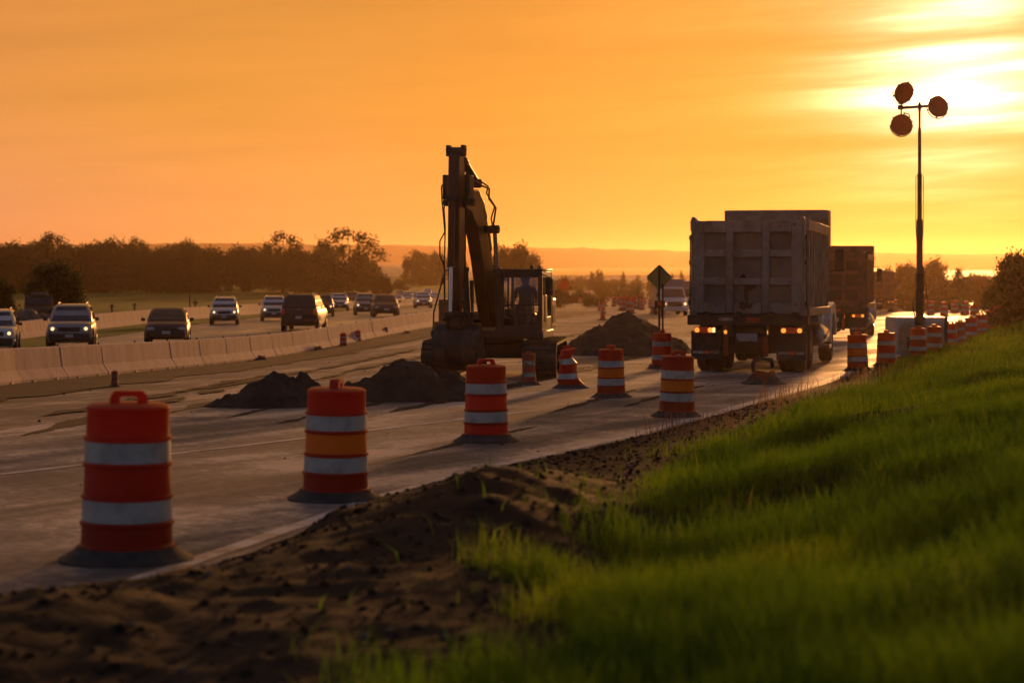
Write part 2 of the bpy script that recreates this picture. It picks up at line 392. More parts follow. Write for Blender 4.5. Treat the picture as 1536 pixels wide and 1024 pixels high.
for (px, py, L_, sl, w0, sd_) in ((20, 655, 16, .05, .30, 1), (150, 640, 20, .1, .22, 2), (60, 625, 18, .08, .35, 3), (330, 628, 14, .15, .2, 4), (390, 640, 18, .2, .14, 5), (560, 625, 22, .2, .16, 6), (620, 612, 20, .22, .2, 7), (860, 560, 22, .2, .2, 8), (500, 560, 30, .16, .25, 9), (300, 585, 26, .12, .3, 10), (740, 520, 40, .2, .3, 11), (820, 620, 8, .25, .14, 12), (930, 612, 9, .27, .14, 13), (580, 690, 6, .3, .1, 14)):
    p = gp(px, py); a_, b_ = trail(p.x, p.y, p.y+L_, sl, w0, sd_*7.7); o_ = len(TV); TV += a_; TF += [tuple(o_+i for i in f) for f in b_]
tag(npmesh('soil_trails', TV, TF, 'soilstrip'), 'dark trails of soil dropped along the haul road', 'soil', kind='stuff')
strip('highway_edge_line', along(lambda q: farx(q)+3.9, 40, 300, 2), .14, dz=.02)
# lake
V = [(20, 985, -3.55), (175, 985, -3.55), (520, 2750, -3.55), (40, 2750, -3.55)]
tag(npmesh('lake', V, [(0, 1, 2, 3)], 'water'), kind='structure')
# far ridge
def ridge_z(x, y):
    d = 3100
    px = 768+F*x/d
    top = clampi([(-600, 372), (330, 366), (560, 369), (700, 371), (860, 374), (1000, 377), (1180, 379), (1500, 383), (2200, 376)], px)+2.0*fbm(x*.004, 0, 4)
    z = HC+(HY-top)*d/F
    rough = 2.4*abs(fbm(x*.02, y*.02, 2))+1.6*fbm(x*.07, y*.05, 6)
    return -4.5+(z+4.5)*sst(2700, 3080, y)+rough*sst(2720, 2900, y)
grid_sheet('hills', lambda y: (-2100, 2500), list(np.linspace(2700, 3150, 22))+[3400, 3900, 4350], 560, 'hillmat', zf=ridge_z)
# roadside bank: soil under the grass and the bare windrows by the pavement
VU = np.concatenate([np.linspace(-.75, 5.2, 92), np.linspace(5.4, 14, 40), np.linspace(15, 60, 24)])
VY = np.array(rows(-7, 5, .3, 1)[:-1]+rows(5, 46, .055, 1.006)+rows(46, 240, .9, 1.03)[1:])
VH = np.array([[verge_h(u, y) for u in VU] for y in VY])
XE = np.array([xe(y) for y in VY]); 
VX = XE[:, None]+VU[None, :]
VZ = np.array([[G(VX[i, j], VY[i]) for j in range(len(VU))] for i in range(len(VY))])+VH+.012
nyv, nuv = VH.shape
idx = np.arange(nyv*nuv).reshape(nyv, nuv)
Fq = np.stack([idx[:-1, :-1], idx[:-1, 1:], idx[1:, 1:], idx[1:, :-1]], -1).reshape(-1, 4)
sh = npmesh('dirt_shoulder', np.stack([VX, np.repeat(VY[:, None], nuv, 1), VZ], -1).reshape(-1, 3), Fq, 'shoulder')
sh.data.polygons.foreach_set('use_smooth', [True]*len(Fq)); sh['kind'] = 'structure'
def bank_z(u, y):
    """vectorised height of the bank surface"""
    iy = np.clip(np.searchsorted(VY, y)-1, 0, nyv-2); iu = np.clip(np.searchsorted(VU, u)-1, 0, nuv-2)
    ty = np.clip((y-VY[iy])/(VY[iy+1]-VY[iy]), 0, 1); tu = np.clip((u-VU[iu])/(VU[iu+1]-VU[iu]), 0, 1)
    z = (VZ[iy, iu]*(1-ty)*(1-tu)+VZ[iy+1, iu]*ty*(1-tu)+VZ[iy, iu+1]*(1-ty)*tu+VZ[iy+1, iu+1]*ty*tu)
    return z, np.interp(y, VY, XE)+u
# ------------------------------------------------------------------ grass
def blades(name, u, y, h, w, lean, m, seed=1):
    r = np.random.default_rng(seed); n = len(u)
    z, x = bank_z(u, y)
    a = r.uniform(0, 2*np.pi, n); dirx, diry = np.cos(a), np.sin(a)
    la = r.normal(0, .5, n)+.6; lx, ly = np.cos(a+la+1.2), np.sin(a+la+1.2)
    l = lean*r.uniform(.2, 1.0, n)*h
    base = np.stack([x, y, z-.02], -1); wv = np.stack([dirx, diry, np.zeros(n)], -1)*w[:, None]
    mid = base+np.stack([lx*l*.3, ly*l*.3, h*.55], -1); tip = base+np.stack([lx*l, ly*l, h*(1-.25*lean)], -1)
    V = np.stack([base-wv, base+wv, mid+wv*.75, mid-wv*.75, tip+wv*.12, tip-wv*.12], 1).reshape(-1, 3)
    o = np.arange(n)[:, None]*6
    Fq = np.concatenate([o+np.array([[0, 1, 2, 3]]), o+np.array([[3, 2, 4, 5]])], 1).reshape(-1, 4)
    ob = npmesh(name, V, Fq, m); return ob
def grass_mat():
    m, nt, N, L, P = new_mat('green grass blades')
    g = N.new('ShaderNodeNewGeometry')
    n = N.new('ShaderNodeTexNoise'); n.inputs['Scale'].default_value = .55; n.inputs['Detail'].default_value = 4
    n2 = N.new('ShaderNodeTexNoise'); n2.inputs['Scale'].default_value = 18; n2.inputs['Detail'].default_value = 2
    L.new(g.outputs['Position'], n.inputs['Vector']); L.new(g.outputs['Position'], n2.inputs['Vector'])
    ad = N.new('ShaderNodeMath'); ad.operation = 'ADD'; L.new(n.outputs[0], ad.inputs[0])
    ml = N.new('ShaderNodeMath'); ml.operation = 'MULTIPLY_ADD'; ml.inputs[1].default_value = .5; ml.inputs[2].default_value = -.25
    L.new(n2.outputs[0], ml.inputs[0]); L.new(ml.outputs[0], ad.inputs[1])
    r = N.new('ShaderNodeValToRGB'); e = r.color_ramp.elements; e.new(.5)
    for k, (p, c) in enumerate([(.34, (.048, .085, .004)), (.5, (.115, .175, .006)), (.68, (.23, .24, .012))]): e[k].position = p; e[k].color = L3(c)
    L.new(ad.outputs[0], r.inputs[0]); L.new(r.outputs[0], P.inputs['Base Color']); P.inputs['Roughness'].default_value = .6; P.inputs['Specular IOR Level'].default_value = .25
    t = N.new('ShaderNodeBsdfTranslucent'); mc = N.new('ShaderNodeMix'); mc.data_type = 'RGBA'; mc.blend_type = 'MULTIPLY'; mc.inputs[0].default_value = 1
    L.new(r.outputs[0], mc.inputs[6]); mc.inputs[7].default_value = (1.5, 2.1, .6, 1); L.new(mc.outputs[2], t.inputs[0])
    mx = N.new('ShaderNodeMixShader'); mx.inputs[0].default_value = .45; L.new(P.outputs[0], mx.inputs[1]); L.new(t.outputs[0], mx.inputs[2])
    L.new(mx.outputs[0], N['Material Output'].inputs[0]); return m
M['grass'] = grass_mat()
M['straw'] = mat('dry straw stems', (.16, .10, .05), .8, trans=((.5, .3, .12), .3))
M['stalk'] = mat('yellow green seed stalks', (.19, .17, .03), .7, trans=((.8, .7, .12), .45))
def sample_grass():
    U = []; Y = []; Hh = []; W = []
    ge = np.array(GEDGE)
    for (ya, yb, dens, hm, wm, umax) in ((2.2, 7, 3000, .24, .0025, 9), (7, 12, 2100, .22, .0031, 10), (12, 20, 1250, .21, .0042, 13), (20, 34, 600, .21, .0062, 18), (34, 60, 230, .22, .011, 22), (60, 140, 34, .26, .03, 30)):
        n = int(dens*(yb-ya)*umax)
        y = RNG.uniform(ya, yb, n); u0 = np.interp(y, ge[:, 0], ge[:, 1]); u = u0-1.0+RNG.uniform(0, umax, n)
        x = np.interp(y, VY, XE)+u
        keep = (np.abs(x) < .275*y+.6) & (x > -y*.3)
        # thin, ragged margin towards the bare soil
        d = u-u0; rag = np.array([fbm(a*.9, b*.9, 11) for a, b in zip(x, y)])
        pr = np.clip((d+.25+rag*.9)/.7, 0, 1)**1.2
        clump = np.clip(.75+rag*1.4, .32, 1)
        keep &= RNG.random(n) < pr*clump
        hh = hm*RNG.uniform(.45, 1.25, n)*np.clip(.55+.5*pr+rag*.6, .25, 1.7)
        U.append(u[keep]); Y.append(y[keep]); Hh.append(hh[keep]); W.append((wm*RNG.uniform(.6, 1.3, n))[keep])
    return [np.concatenate(q) for q in (U, Y, Hh, W)]
gu, gy, gh, gw = sample_grass()
tag(blades('grass', gu, gy, gh, gw, .55, 'grass'), 'long green grass covering the roadside bank', 'grass', kind='stuff')
n = 1300
ty = RNG.uniform(13, 60, n)**1.0; tu = np.interp(ty, [g[0] for g in GEDGE], [g[1] for g in GEDGE])+RNG.uniform(.3, 11, n)
keept = (np.abs(np.interp(ty, VY, XE)+tu) < .29*ty+.6) & (np.array([fbm(a*.5, b*.35, 31) for a, b in zip(tu, ty)]) > -.05)
tu, ty = tu[keept], ty[keept]
tag(blades('seed_stalks', tu, ty, RNG.uniform(.2, .36, len(tu)), RNG.uniform(.002, .0035, len(tu))*np.clip(ty/16, .6, 2.2), .6, 'stalk', 8), 'thin yellowed seed stalks standing up out of the bank grass', 'seed stalks', kind='stuff')
# dry stems along the pavement edge in front of the nearest truck
n = 520
wy = RNG.uniform(24, 46, n); wu = RNG.uniform(.15, 1.6, n)*np.clip(RNG.random(n)+.4, 0, 1)
keepw = np.array([fbm(a, b, 20) for a, b in zip(wu, wy*.5)]) > -.08
wu, wy = wu[keepw], wy[keepw]
tag(blades('dry_weeds', wu, wy, RNG.uniform(.15, .52, len(wu)), RNG.uniform(.004, .008, len(wu)), .5, 'straw', 4), 'dry straw coloured weeds along the pavement edge', 'weeds', kind='stuff')
n = 170
wy = RNG.uniform(9, 30, n); wu = np.interp(wy, [g[0] for g in GEDGE], [g[1] for g in GEDGE])-RNG.uniform(.1, 1.0, n)
tag(blades('sprouting_weeds', wu, wy, RNG.uniform(.06, .2, n), RNG.uniform(.004, .007, n), .7, 'grass', 5), 'scattered green shoots on the bare soil', 'weeds', kind='stuff')
# clods and pebbles on the soil
def clods(name, pts, m, label, cat):
    b = MB()
    ico = [Vector(v) for v in ((0, 0, 1), (.9, 0, .3), (.28, .85, .3), (-.72, .53, .3), (-.72, -.53, .3), (.28, -.85, .3), (.72, .53, -.4), (-.28, .85, -.4), (-.9, 0, -.4), (-.28, -.85, -.4), (.72, -.53, -.4))]
    fc = [(0, 1, 2), (0, 2, 3), (0, 3, 4), (0, 4, 5), (0, 5, 1), (1, 6, 2), (2, 7, 3), (3, 8, 4), (4, 9, 5), (5, 10, 1), (2, 6, 7), (3, 7, 8), (4, 8, 9), (5, 9, 10), (1, 10, 6), (6, 10, 9, 8, 7)]
    for (x, y, z, r) in pts:
        a = random.uniform(0, 6.28); ca, sa = math.cos(a), math.sin(a)
        sc = (r*random.uniform(.7, 1.3), r*random.uniform(.7, 1.3), r*random.uniform(.5, .9))
        b._add([(x+(p.x*ca-p.y*sa)*sc[0]*random.uniform(.8, 1.2), y+(p.x*sa+p.y*ca)*sc[1]*random.uniform(.8, 1.2), z+p.z*sc[2]) for p in ico], fc)
    return tag(b.obj(name, m, smooth=0), label, cat, kind='stuff')
cu = []; 
for _ in range(6000):
    y = random.uniform(5, 34)**1; ug = clampi(GEDGE, y); u = random.uniform(.05, ug+.2)
    z, x = bank_z(np.array([u]), np.array([y])); cu.append((float(x[0]), y, float(z[0])+.004, random.choice((.005, .007, .009, .012, .018, .026))*random.uniform(.7, 1.2)))
clods('pebbles', cu[:700], 'rock', 'loose stones and clods scattered over the bare shoulder soil', 'stones')
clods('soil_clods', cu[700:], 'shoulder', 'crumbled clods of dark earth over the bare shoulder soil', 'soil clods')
cu = []
for _ in range(220):
    y = random.uniform(12, 60); x = random.uniform(barx(y)+.6, xe(y)-.3); cu.append((x, y, G(x, y)+.006, random.choice((.006, .008, .012, .02))*random.uniform(.7, 1.3)))
clods('road_gravel', cu, 'soil', 'small clods of dirt scattered over the haul road', 'gravel')

# ------------------------------------------------------------------ dirt piles
def dirt_pile(name, label, cx, cy, peaks, ext, seed):
    """heap: peaks = (dx, dy, radius, height); ext = half extent of its patch"""
    n = 90; V = []
    for j in range(n+1):
        for i in range(n+1):
            x = -ext[0]+2*ext[0]*i/n; y = -ext[1]+2*ext[1]*j/n
            h = 0
            for (dx, dy, rx, ry, hh) in peaks:
                d = math.hypot((x-dx)/rx, (y-dy)/ry)+.10*fbm(x*1.6+seed, y*1.6, seed)
                h = max(h, hh*max(0, 1-max(d, 0)**1.25))
            X = cx+x; Y = cy+y
            if h > 0: h += min(1, h/.15)*(.10*fbm(x*2.2, y*2.2, seed+3)+.07*fbm(x*6, y*6, seed+5)+.03*fbm(x*16, y*16, seed+5))
            V.append((x, y, G(X, Y)-G(cx, cy)+h-(.06 if h <= .003 else .0)))
    idx = np.arange((n+1)**2).reshape(n+1, n+1)
    Fq = np.stack([idx[:-1, :-1], idx[:-1, 1:], idx[1:, 1:], idx[1:, :-1]], -1).reshape(-1, 4)
    o = npmesh(name, V, Fq, 'soil'); o.location = (cx, cy, G(cx, cy))
    o.data.polygons.foreach_set('use_smooth', [True]*len(Fq))
    return tag(o, label, 'dirt pile', 'dirt piles on the closed lanes')
p = gp(408, 612)
dirt_pile('dirt_pile', 'low dark dirt heap behind the drum with the amber middle band, nearest the barrier', p.x, p.y+.7, [(.0, 0, .95, .9, .56), (.38, .1, .55, .6, .54), (-.55, 0, .7, .6, .26)], (1.5, 1.3), 1)
p = gp(605, 603)
dirt_pile('dirt_pile', 'broad dark dirt heap in front of the excavator bucket and left track', p.x, p.y+.8, [(.0, 0, 1.15, 1.0, .70), (.75, .15, .8, .9, .50), (-.6, -.1, .8, .8, .42)], (2.1, 1.5), 2)
p = gp(925, 533)
dirt_pile('dirt_pile', 'tall distant dirt mound between the excavator and the nearest dump truck', p.x+.1, p.y+3, [(.35, 0, 1.7, 4.2, 1.25), (-.5, -1.3, 1.3, 2.4, .85), (1.1, .6, 1.4, 3, .8), (-.6, -2.4, .9, 1.3, .3)], (3.0, 5.5), 3)
# ------------------------------------------------------------------ traffic drums
def drum_profile(z0, z1, r0, r1):
    return [(r0, z0), (r0+(r1-r0)*.5, (z0+z1)/2), (r1, z1)]
BODY = [(.02, .06), (.288, .06), (.292, .075), (.305, .085), (.305, .10), (.288, .112), (.284, .225), (.298, .233), (.298, .247), (.281, .255),
        (.277, .395), (.291, .402), (.291, .416), (.274, .424), (.270, .595), (.285, .603), (.285, .617), (.268, .625), (.264, .76),
        (.279, .768), (.279, .782), (.262, .79), (.258, .945), (.262, .955), (.26, .975), (.235, .99), (.12, .998), (.01, 1.0)]
def band_mesh(z0, z1, r0, r1, n=36, t=.0035, thin=False):
    b = MB()
    if thin: b.lathe([(r0, z0), (r1, z1)], n, cap=False); return b
    b.lathe([(r0-.012, z0), (r0+t, z0), (r1+t, z1), (r1-.012, z1)], n); return b
def handle_mb():
    b = MB(); o = [(-.125, .985), (-.108, 1.052), (-.085, 1.072), (.085, 1.072), (.108, 1.052), (.125, .985)]
    i = [(.058, .985), (.056, 1.028), (.046, 1.036), (-.046, 1.036), (-.056, 1.028), (-.058, .985)]
    secs = []
    for k, (u, v) in enumerate(o):
        p = i[5-k]; secs.append([(u, -.042, v), (u, .042, v), (p[0], .042, p[1]), (p[0], -.042, p[1])])
    b.loft(secs); return b
def make_drum(label, mid='orange', low=None, dirty=False, group='traffic drums along the work zone', warp=None):
    t = thing('traffic_drum', label, 'traffic drum', group=group)
    om = 'orange_old' if dirty else 'orange'; wm = 'sheet_old' if dirty else 'sheet'
    parts = []
    b = MB(); cut = [0]
    if low: cut += [6, 7]
    if mid != 'orange': cut += [12, 13]
    segs = []
    if low: segs = [BODY[:6], BODY[6:14] if mid != 'orange' else BODY[6:], ] + ([BODY[14:]] if mid != 'orange' else [])
    elif mid != 'orange': segs = [BODY[:14], BODY[14:]]
    else: segs = [BODY]
    for sg in segs: b.lathe(sg, 36, cap=False)
    parts.append((b, 'body', om))
    parts.append((band_mesh(.628, .758, .2675, .2645), 'white_band', wm)); parts.append((band_mesh(.258, .392, .2805, .2775), 'white_band', wm))
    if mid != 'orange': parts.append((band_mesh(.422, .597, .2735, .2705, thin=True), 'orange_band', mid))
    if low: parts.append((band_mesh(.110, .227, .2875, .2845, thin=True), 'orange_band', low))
    parts.append((handle_mb(), 'handle', om))
    b = MB(); b.lathe([(.30, .0), (.425, .0), (.43, .012), (.415, .018), (.335, .066), (.318, .09), (.30, .092), (.30, .0)], 28, cap=False); parts.append((b, 'base', 'rubber'))
    for b, nm, m in parts:
        if warp and nm != 'base': b.v = [warp(*p) for p in b.v]
        b.obj(nm, m, t, smooth=30)
    return t
def at(px, d, dz=0):
    x = (px-768)/F*d; return Vector((x, d, G(x, d)+dz))
def onbank(px, d):
    x = (px-768)/F*d; u = x-xe(d)
    z = float(bank_z(np.array([max(u, 0)]), np.array([d]))[0][0]) if u > 0 else G(x, d)+.006
    return Vector((x, d, z))
def drum_at(t, px, py, hpx, rz, tilt=(0, 0)):
    p = gp(px, py); s = hpx*p.y/F
    t.location = (p.x, p.y, p.z+.006); t.scale = (s, s, s); t.rotation_euler = (tilt[0], tilt[1], rz); return t
d1 = make_drum('big plain orange and white drum nearest the camera, its handle seen at an angle')
drum_at(d1, 190, 840, 236, .25, (.0, .012))
d2 = make_drum('drum with an amber middle band, in front of the two low dirt heaps, handle edge-on', mid='orange_painted_glow')
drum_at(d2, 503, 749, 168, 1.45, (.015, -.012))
d3 = make_drum('drum with glow-coloured red middle and bottom bands, in front of the excavator bucket', mid='red_painted_glow', low='red_painted_glow')
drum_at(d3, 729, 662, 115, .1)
d4 = make_drum('clean drum with a glow-coloured orange middle band, right of the crumpled drum', mid='orange_painted_glow')
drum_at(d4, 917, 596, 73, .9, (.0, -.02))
d5 = make_drum('drum with a glow-coloured amber middle band just left of the nearest dump truck', mid='orange_painted_glow')
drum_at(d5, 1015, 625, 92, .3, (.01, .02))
def wmud(x, y, z): return (x*(.78+.05*math.sin(z*9)), y*(.8+.07*math.sin(z*7+1)), z)
d6 = make_drum('mud caked brown drum standing against the excavator track', dirty=True, warp=wmud)
drum_at(d6, 793, 577, 47, .5)
def wcr(x, y, z):
    k = sst(.1, .9, z)
    dent = .12*math.exp(-((z-.38)/.14)**2)*(1 if x > 0 else .2)+.10*math.exp(-((z-.75)/.1)**2)*(1 if x > 0 else .1)
    return (x*(1-.30*k)-dent-.07*k+.03*math.sin(z*22+y*7), y*(1-.25*k)+.03*math.sin(z*19+x*9), z*(.94+.12*x)-.02)
d7 = make_drum('crumpled leaning drum with torn orange bands beside the tall dirt mound', dirty=False, warp=wcr)
drum_at(d7, 856, 582, 64, .2)
d8 = dup(d1); drum_at(d8, 993, 553, 54, 1.1); d8['label'] = 'drum half hidden behind the rusty posts of the diamond sign'
for (px, d, s, rz, lab, src) in ((1287, 47.5, .87, .4, 'drum with amber middle band beside the right wheels of the nearest truck', d5),
                           (1329, 50, .84, 1.0, 'drum with a muddy lower half standing left of the light tower trailer', d1),
                           (1377, 54.5, .83, .2, 'drum in front of the middle of the light tower trailer', d1),
                           (1401, 57, .80, .7, 'drum overlapping the right end of the light tower trailer', d1),
                           (1426, 61, .78, .1, None, d1), (1441, 65, .78, .5, None, d6), (1457, 70, .82, .9, None, d1), (1472, 77, .85, .3, None, d1),
                           (1486, 92, .9, .2, None, d1), (1493, 108, .95, .5, None, d1), (1499, 128, 1, .8, None, d1), (1462, 118, 1, .4, None, d1)):
    t = dup(src); p = onbank(px, d); t.location = p; t.scale = (s, s, s); t.rotation_euler = (RNG.uniform(-.03, .03), RNG.uniform(-.03, .03), rz)
    t['label'] = lab or 'small drum in the row trailing away through the grass right of the light tower'
    t['group'] = 'drums in the row past the light tower' if not lab else 'traffic drums along the work zone'
for k, (px, d) in enumerate(((1396, 150), (1408, 172), (1416, 140), (1424, 190), (1432, 160), (1440, 205), (1448, 150), (1389, 185), (1403, 210), (1330, 200), (1342, 170), (1350, 215), (1358, 180), (1247, 120), (1262, 135))):
    t = dup(d1); t.location = onbank(px, d) if px > 1380 else at(px, d); t.scale = (1, 1, 1); t.rotation_euler = (0, 0, k)
    t['label'] = 'tiny far-off drum in the hazy stretch of road around the light tower mast'; t['group'] = 'far drums in the haze'
# drums beside the highway barrier and far down the haul road
def far_drum(src, px, py, hpx, rz, lab, grp='traffic drums along the work zone'):
    t = dup(src); drum_at(t, px, py, hpx, rz); t['label'] = lab; t['group'] = grp; return t
far_drum(d1, 515, 519, 19, .3, 'larger of the two upright drums at the foot of the highway barrier', 'drums along the highway barrier')
far_drum(d1, 537, 512, 16, .9, 'smaller of the two upright drums at the foot of the highway barrier', 'drums along the highway barrier')
far_drum(d6, 566, 505, 14, .4, 'grubby orange drum touching the highway barrier, third from the excavator', 'drums along the highway barrier')
far_drum(d6, 579, 503, 12, .1, 'grubby small drum touching the highway barrier, second from the excavator', 'drums along the highway barrier')
far_drum(d6, 594, 499, 9, .1, 'tiny grubby drum on the barrier line nearest the excavator', 'drums along the highway barrier')
for px, py, h in ((842, 452, 8), (852, 455, 9), (862, 453, 8), (878, 452, 8), (898, 455, 9), (912, 452, 8), (926, 457, 11), (945, 470, 22), (968, 456, 10), (976, 462, 13), (981, 470, 18), (1243, 458, 13), (1256, 452, 10), (1268, 456, 12), (934, 466, 20), (940, 462, 18), (951, 463, 18), (957, 462, 15), (921, 460, 13), (963, 465, 15), (870, 455, 9), (886, 458, 10)):
    far_drum(d1, px, py, h, px, 'tiny far-off drum in the cluster beyond the tall dirt mound', 'far drums beyond the dirt mound')
# broken drum stubs
def make_stub(label):
    t = thing('broken_drum', label, 'broken drum', group='broken drums on the work site')
    b = MB(); b.lathe([(.30, 0), (.56, 0), (.57, .02), (.45, .05), (.33, .13), (.30, .135)], 24, cap=False)
    b.v = [(x*1.0, y, z*(1+.5*math.sin(math.atan2(y, x)*5))) for x, y, z in b.v]; b.obj('base', 'rubber', t)
    b = MB(); b.lathe([(.02, .06), (.30, .06), (.305, .16), (.29, .26), (.295, .30), (.20, .29), (.18, .1)], 24, cap=False)
    b.v = [(x, y*.85, z*(1+.14*math.sin(math.atan2(y, x)*3+1))) for x, y, z in b.v]; b.obj('body', 'orange_old', t)
    b = MB(); b.path([(-.25, 0, .28), (-.26, .02, .5), (-.22, 0, .60), (0, .0, .63), (.2, -.02, .60), (.23, 0, .45), (.2, .02, .40)], [.045, .05, .06, .05, .06, .05, .02], 8); b.obj('torn_rim', 'rubber', t)
    return t
sb = make_stub('crushed drum stump with a torn black rim, on the lane behind the nearest dump truck')
sb2 = thing('broken_drum', 'x', 'broken drum', group='broken drums on the work site')
for c in list(sb.children):
    if c.name.startswith('torn_rim'): continue
    q = c.copy(); COL.objects.link(q); q.parent = sb2
first_stub = True
drum_at(sb, 1145, 576, 60, .0); 
for px, py, h, lab in ((477, 525, 14, 'flattened orange stump at the barrier foot left of the two upright drums'),
                  (392, 540, 16, 'crushed orange stump in the dark soil below the pickup'), (884, 503, 16, 'crushed orange stump on the left slope of the tall dirt mound'),
                  (872, 513, 16, 'muddy orange stump below the left slope of the tall dirt mound'), (610, 500, 9, 'flattened orange scrap at the barrier foot just left of the excavator')):
    t = sb2 if first_stub else dup(sb2); first_stub = False; drum_at(t, px, py, h*1.3, px*.7); t['label'] = lab
for px, py, lab in ((955, 512, 'toppled drum lying crosswise behind the tall dirt mound'), (972, 511, 'toppled drum lying end-on next to the diamond sign posts')):
    t = dup(d6); p = gp(px, py); t.location = (p.x, p.y, p.z+.2); t.scale = (.62, .62, .62); t.rotation_euler = (1.5, .0, 1.2 if px == 955 else .4); t['label'] = lab
far_drum(d6, 172, 580, 23, .6, 'small scuffed orange drum seen just past the handle of the nearest drum')
# tall cones
def make_cone(label):
    t = thing('traffic_cone', label, 'traffic cone', group='tall cones on the haul road')
    b = MB(); b.box(0, 0, .025, .42, .42, .05); b.obj('base', 'rubber', t, bevel=.01)
    b = MB(); b.lathe([(.16, .05), (.135, .2), (.045, 1.08), (.03, 1.1)], 18); b.obj('body', 'orange', t)
    for z in (.5, .78):
        r = .135-(z-.2)*.102; b = MB(); b.lathe([(r-.004, z), (r+.003, z), (r-.01, z+.12), (r-.02, z+.12)], 18); b.obj('white_band', 'sheet', t)
    return t
cn = make_cone('tall orange cone standing on the haul road left of the tall dirt mound'); p = gp(904, 480); put(cn, p, .3, 1.05)
for k, (px, py, lab) in enumerate(((899, 466, 'tall cone behind another cone on the haul road'), (906, 470, 'tall cone leaning beside the first cone on the haul road'), (1252, 470, 'tall cone seen between the first and second dump trucks'))):
    t = dup(cn); p = gp(px, py); put(t, p, px, .9, lab)

# ------------------------------------------------------------------ concrete barriers
def make_barrier(L, label, cat, group, slots=True, H=.80):
    t = thing('concrete_barrier', label, cat, group=group)
    pr = [(-.30, 0), (-.30, .075), (-.15, .30), (-.085, H-.03), (-.06, H), (.06, H), (.085, H-.03), (.15, .30), (.30, .075), (.30, 0)]
    b = MB(); secs = []
    n = 8
    for i in range(n+1):
        y = -L/2+.001+(L-.002)*i/n; secs.append([(u+.006*fbm(i*.8, u*5, 3), y, v+(.008*fbm(i*.7, v*4, 8) if v > .1 else 0)) for u, v in pr])
    b.loft(secs); b.obj('block', 'concrete', t, smooth=25)
    if slots:
        b = MB()
        b.box(.29, L*.25, .03, .05, .16, .055); b.obj('drain_slot', 'black', t)
        b = MB(); b.box(.29, -L*.25, .03, .05, .16, .055); b.obj('drain_slot', 'black', t)
        b = MB(); b.tube((0, -L/2+.05, H-.01), (0, -L/2+.05, H+.05), .03, n=6); b.obj('lifting_pin', 'darkmetal', t)
    return t
def run_barrier(f, y0, y1, L, proto):
    y = y0; first = True; seg = 0
    while y < y1:
        x0 = f(y); dxy = (f(y+1)-x0); st = L/math.hypot(1, dxy); x1 = f(y+st)
        t = proto if first else dup(proto); first = False
        cx, cy = (x0+x1)/2, y+st/2
        z = G(cx, cy); zz = G(x1, y+st)-G(x0, y)
        t.location = (cx+random.uniform(-.006, .006), cy, z-.004+random.uniform(-.006, .002)); t.rotation_euler = (math.atan2(zz, L), random.uniform(-.008, .008), -math.atan2(x1-x0, st)+random.uniform(-.002, .002))
        y += st
run_barrier(barx, 27, 128, 3.05, make_barrier(3.05, 'pale concrete barrier segment in the near line between the highway and the haul road', 'barrier', 'near line of concrete barriers'))
run_barrier(farx, 58, 250, 5.0, make_barrier(5.0, 'concrete barrier segment in the far line between the highway and the pasture', 'barrier', 'far line of concrete barriers', slots=False))

# ------------------------------------------------------------------ signs
def diamond(half, cx, cy, cz, th=.012):
    b = MB(); r = half*.12
    pts = []
    for k in range(4):
        a = k*math.pi/2
        for s in (-.25, 0, .25):
            q = half-r*1.414; pts.append((cx+q*math.cos(a)+r*math.cos(a+s*3.1), cz+q*math.sin(a)+r*math.sin(a+s*3.1)))
    b.prism(pts, cy-th/2, cy+th/2, 'y'); return b
p = gp(989, 552)
t = thing('diamond_sign', 'diamond sign seen from behind on twin rusty posts, left of the nearest dump truck', 'road sign', p, -.12)
zs = HC-(416-HY)*p.y/F-p.z; hd = 20*p.y/F
diamond(hd, 0, 0, zs).obj('sign_plate', 'signback', t, smooth=0)
for dx, top, w in ((-.0, zs+hd*.85, .028), (.085, zs-hd*.5, .024)):
    b = MB(); b.box(dx, -.03, top/2, w*2, .035, top); b.obj('post', 'post', t, bevel=.004)
zb = HC-(456-HY)*p.y/F-p.z
b = MB(); b.box(.02, -.07, zb, .26, .09, .17); b.obj('battery_box', 'rust' if 'rust' in M else 'darkmetal', t, bevel=.012)
b = MB(); b.lathe([(.001, -.05), (.06, -.04), (.065, 0), (.06, .04), (.001, .05)], 12, (.02, -.12, zb), 'y'); b.obj('warning_lamp', 'tail', t)
b = MB(); b.box(0.04, 0, .05, .55, .4, .1, rz=.3); b.obj('sandbag', 'soil', t, bevel=.04)
def front_sign(px, d, zpx, half, label, mm, rz=0):
    p = at(px, d); t = thing('diamond_sign', label, 'road sign', p, rz)
    z = HC-(zpx-HY)*d/F-p.z
    diamond(half, 0, 0, z).obj('sign_plate', mm, t, smooth=0)
    b = MB(); b.box(0, .06, z/2, .09, .05, z); b.obj('post', 'post', t); return t
front_sign(847, 205, 428, .72, 'orange diamond work sign far down the haul road, right of the excavator cab', 'signorange')
front_sign(1442, 150, 453, .34, 'tiny dark diamond sign in the haze right of the light tower mast', 'signback')
for px, d, lab in ((958, 190, 'thin grey delineator post beyond the tall dirt mound'), (928, 230, 'thin far delineator post left of the diamond sign')):
    p = at(px, d); t = thing('marker_post', lab, 'marker post', p); b = MB(); b.box(0, 0, 1.1, .12, .05, 2.2); b.obj('post', 'post', t); b = MB(); b.box(0, -.04, 1.9, .4, .02, .5); b.obj('sign_plate', 'signback', t)

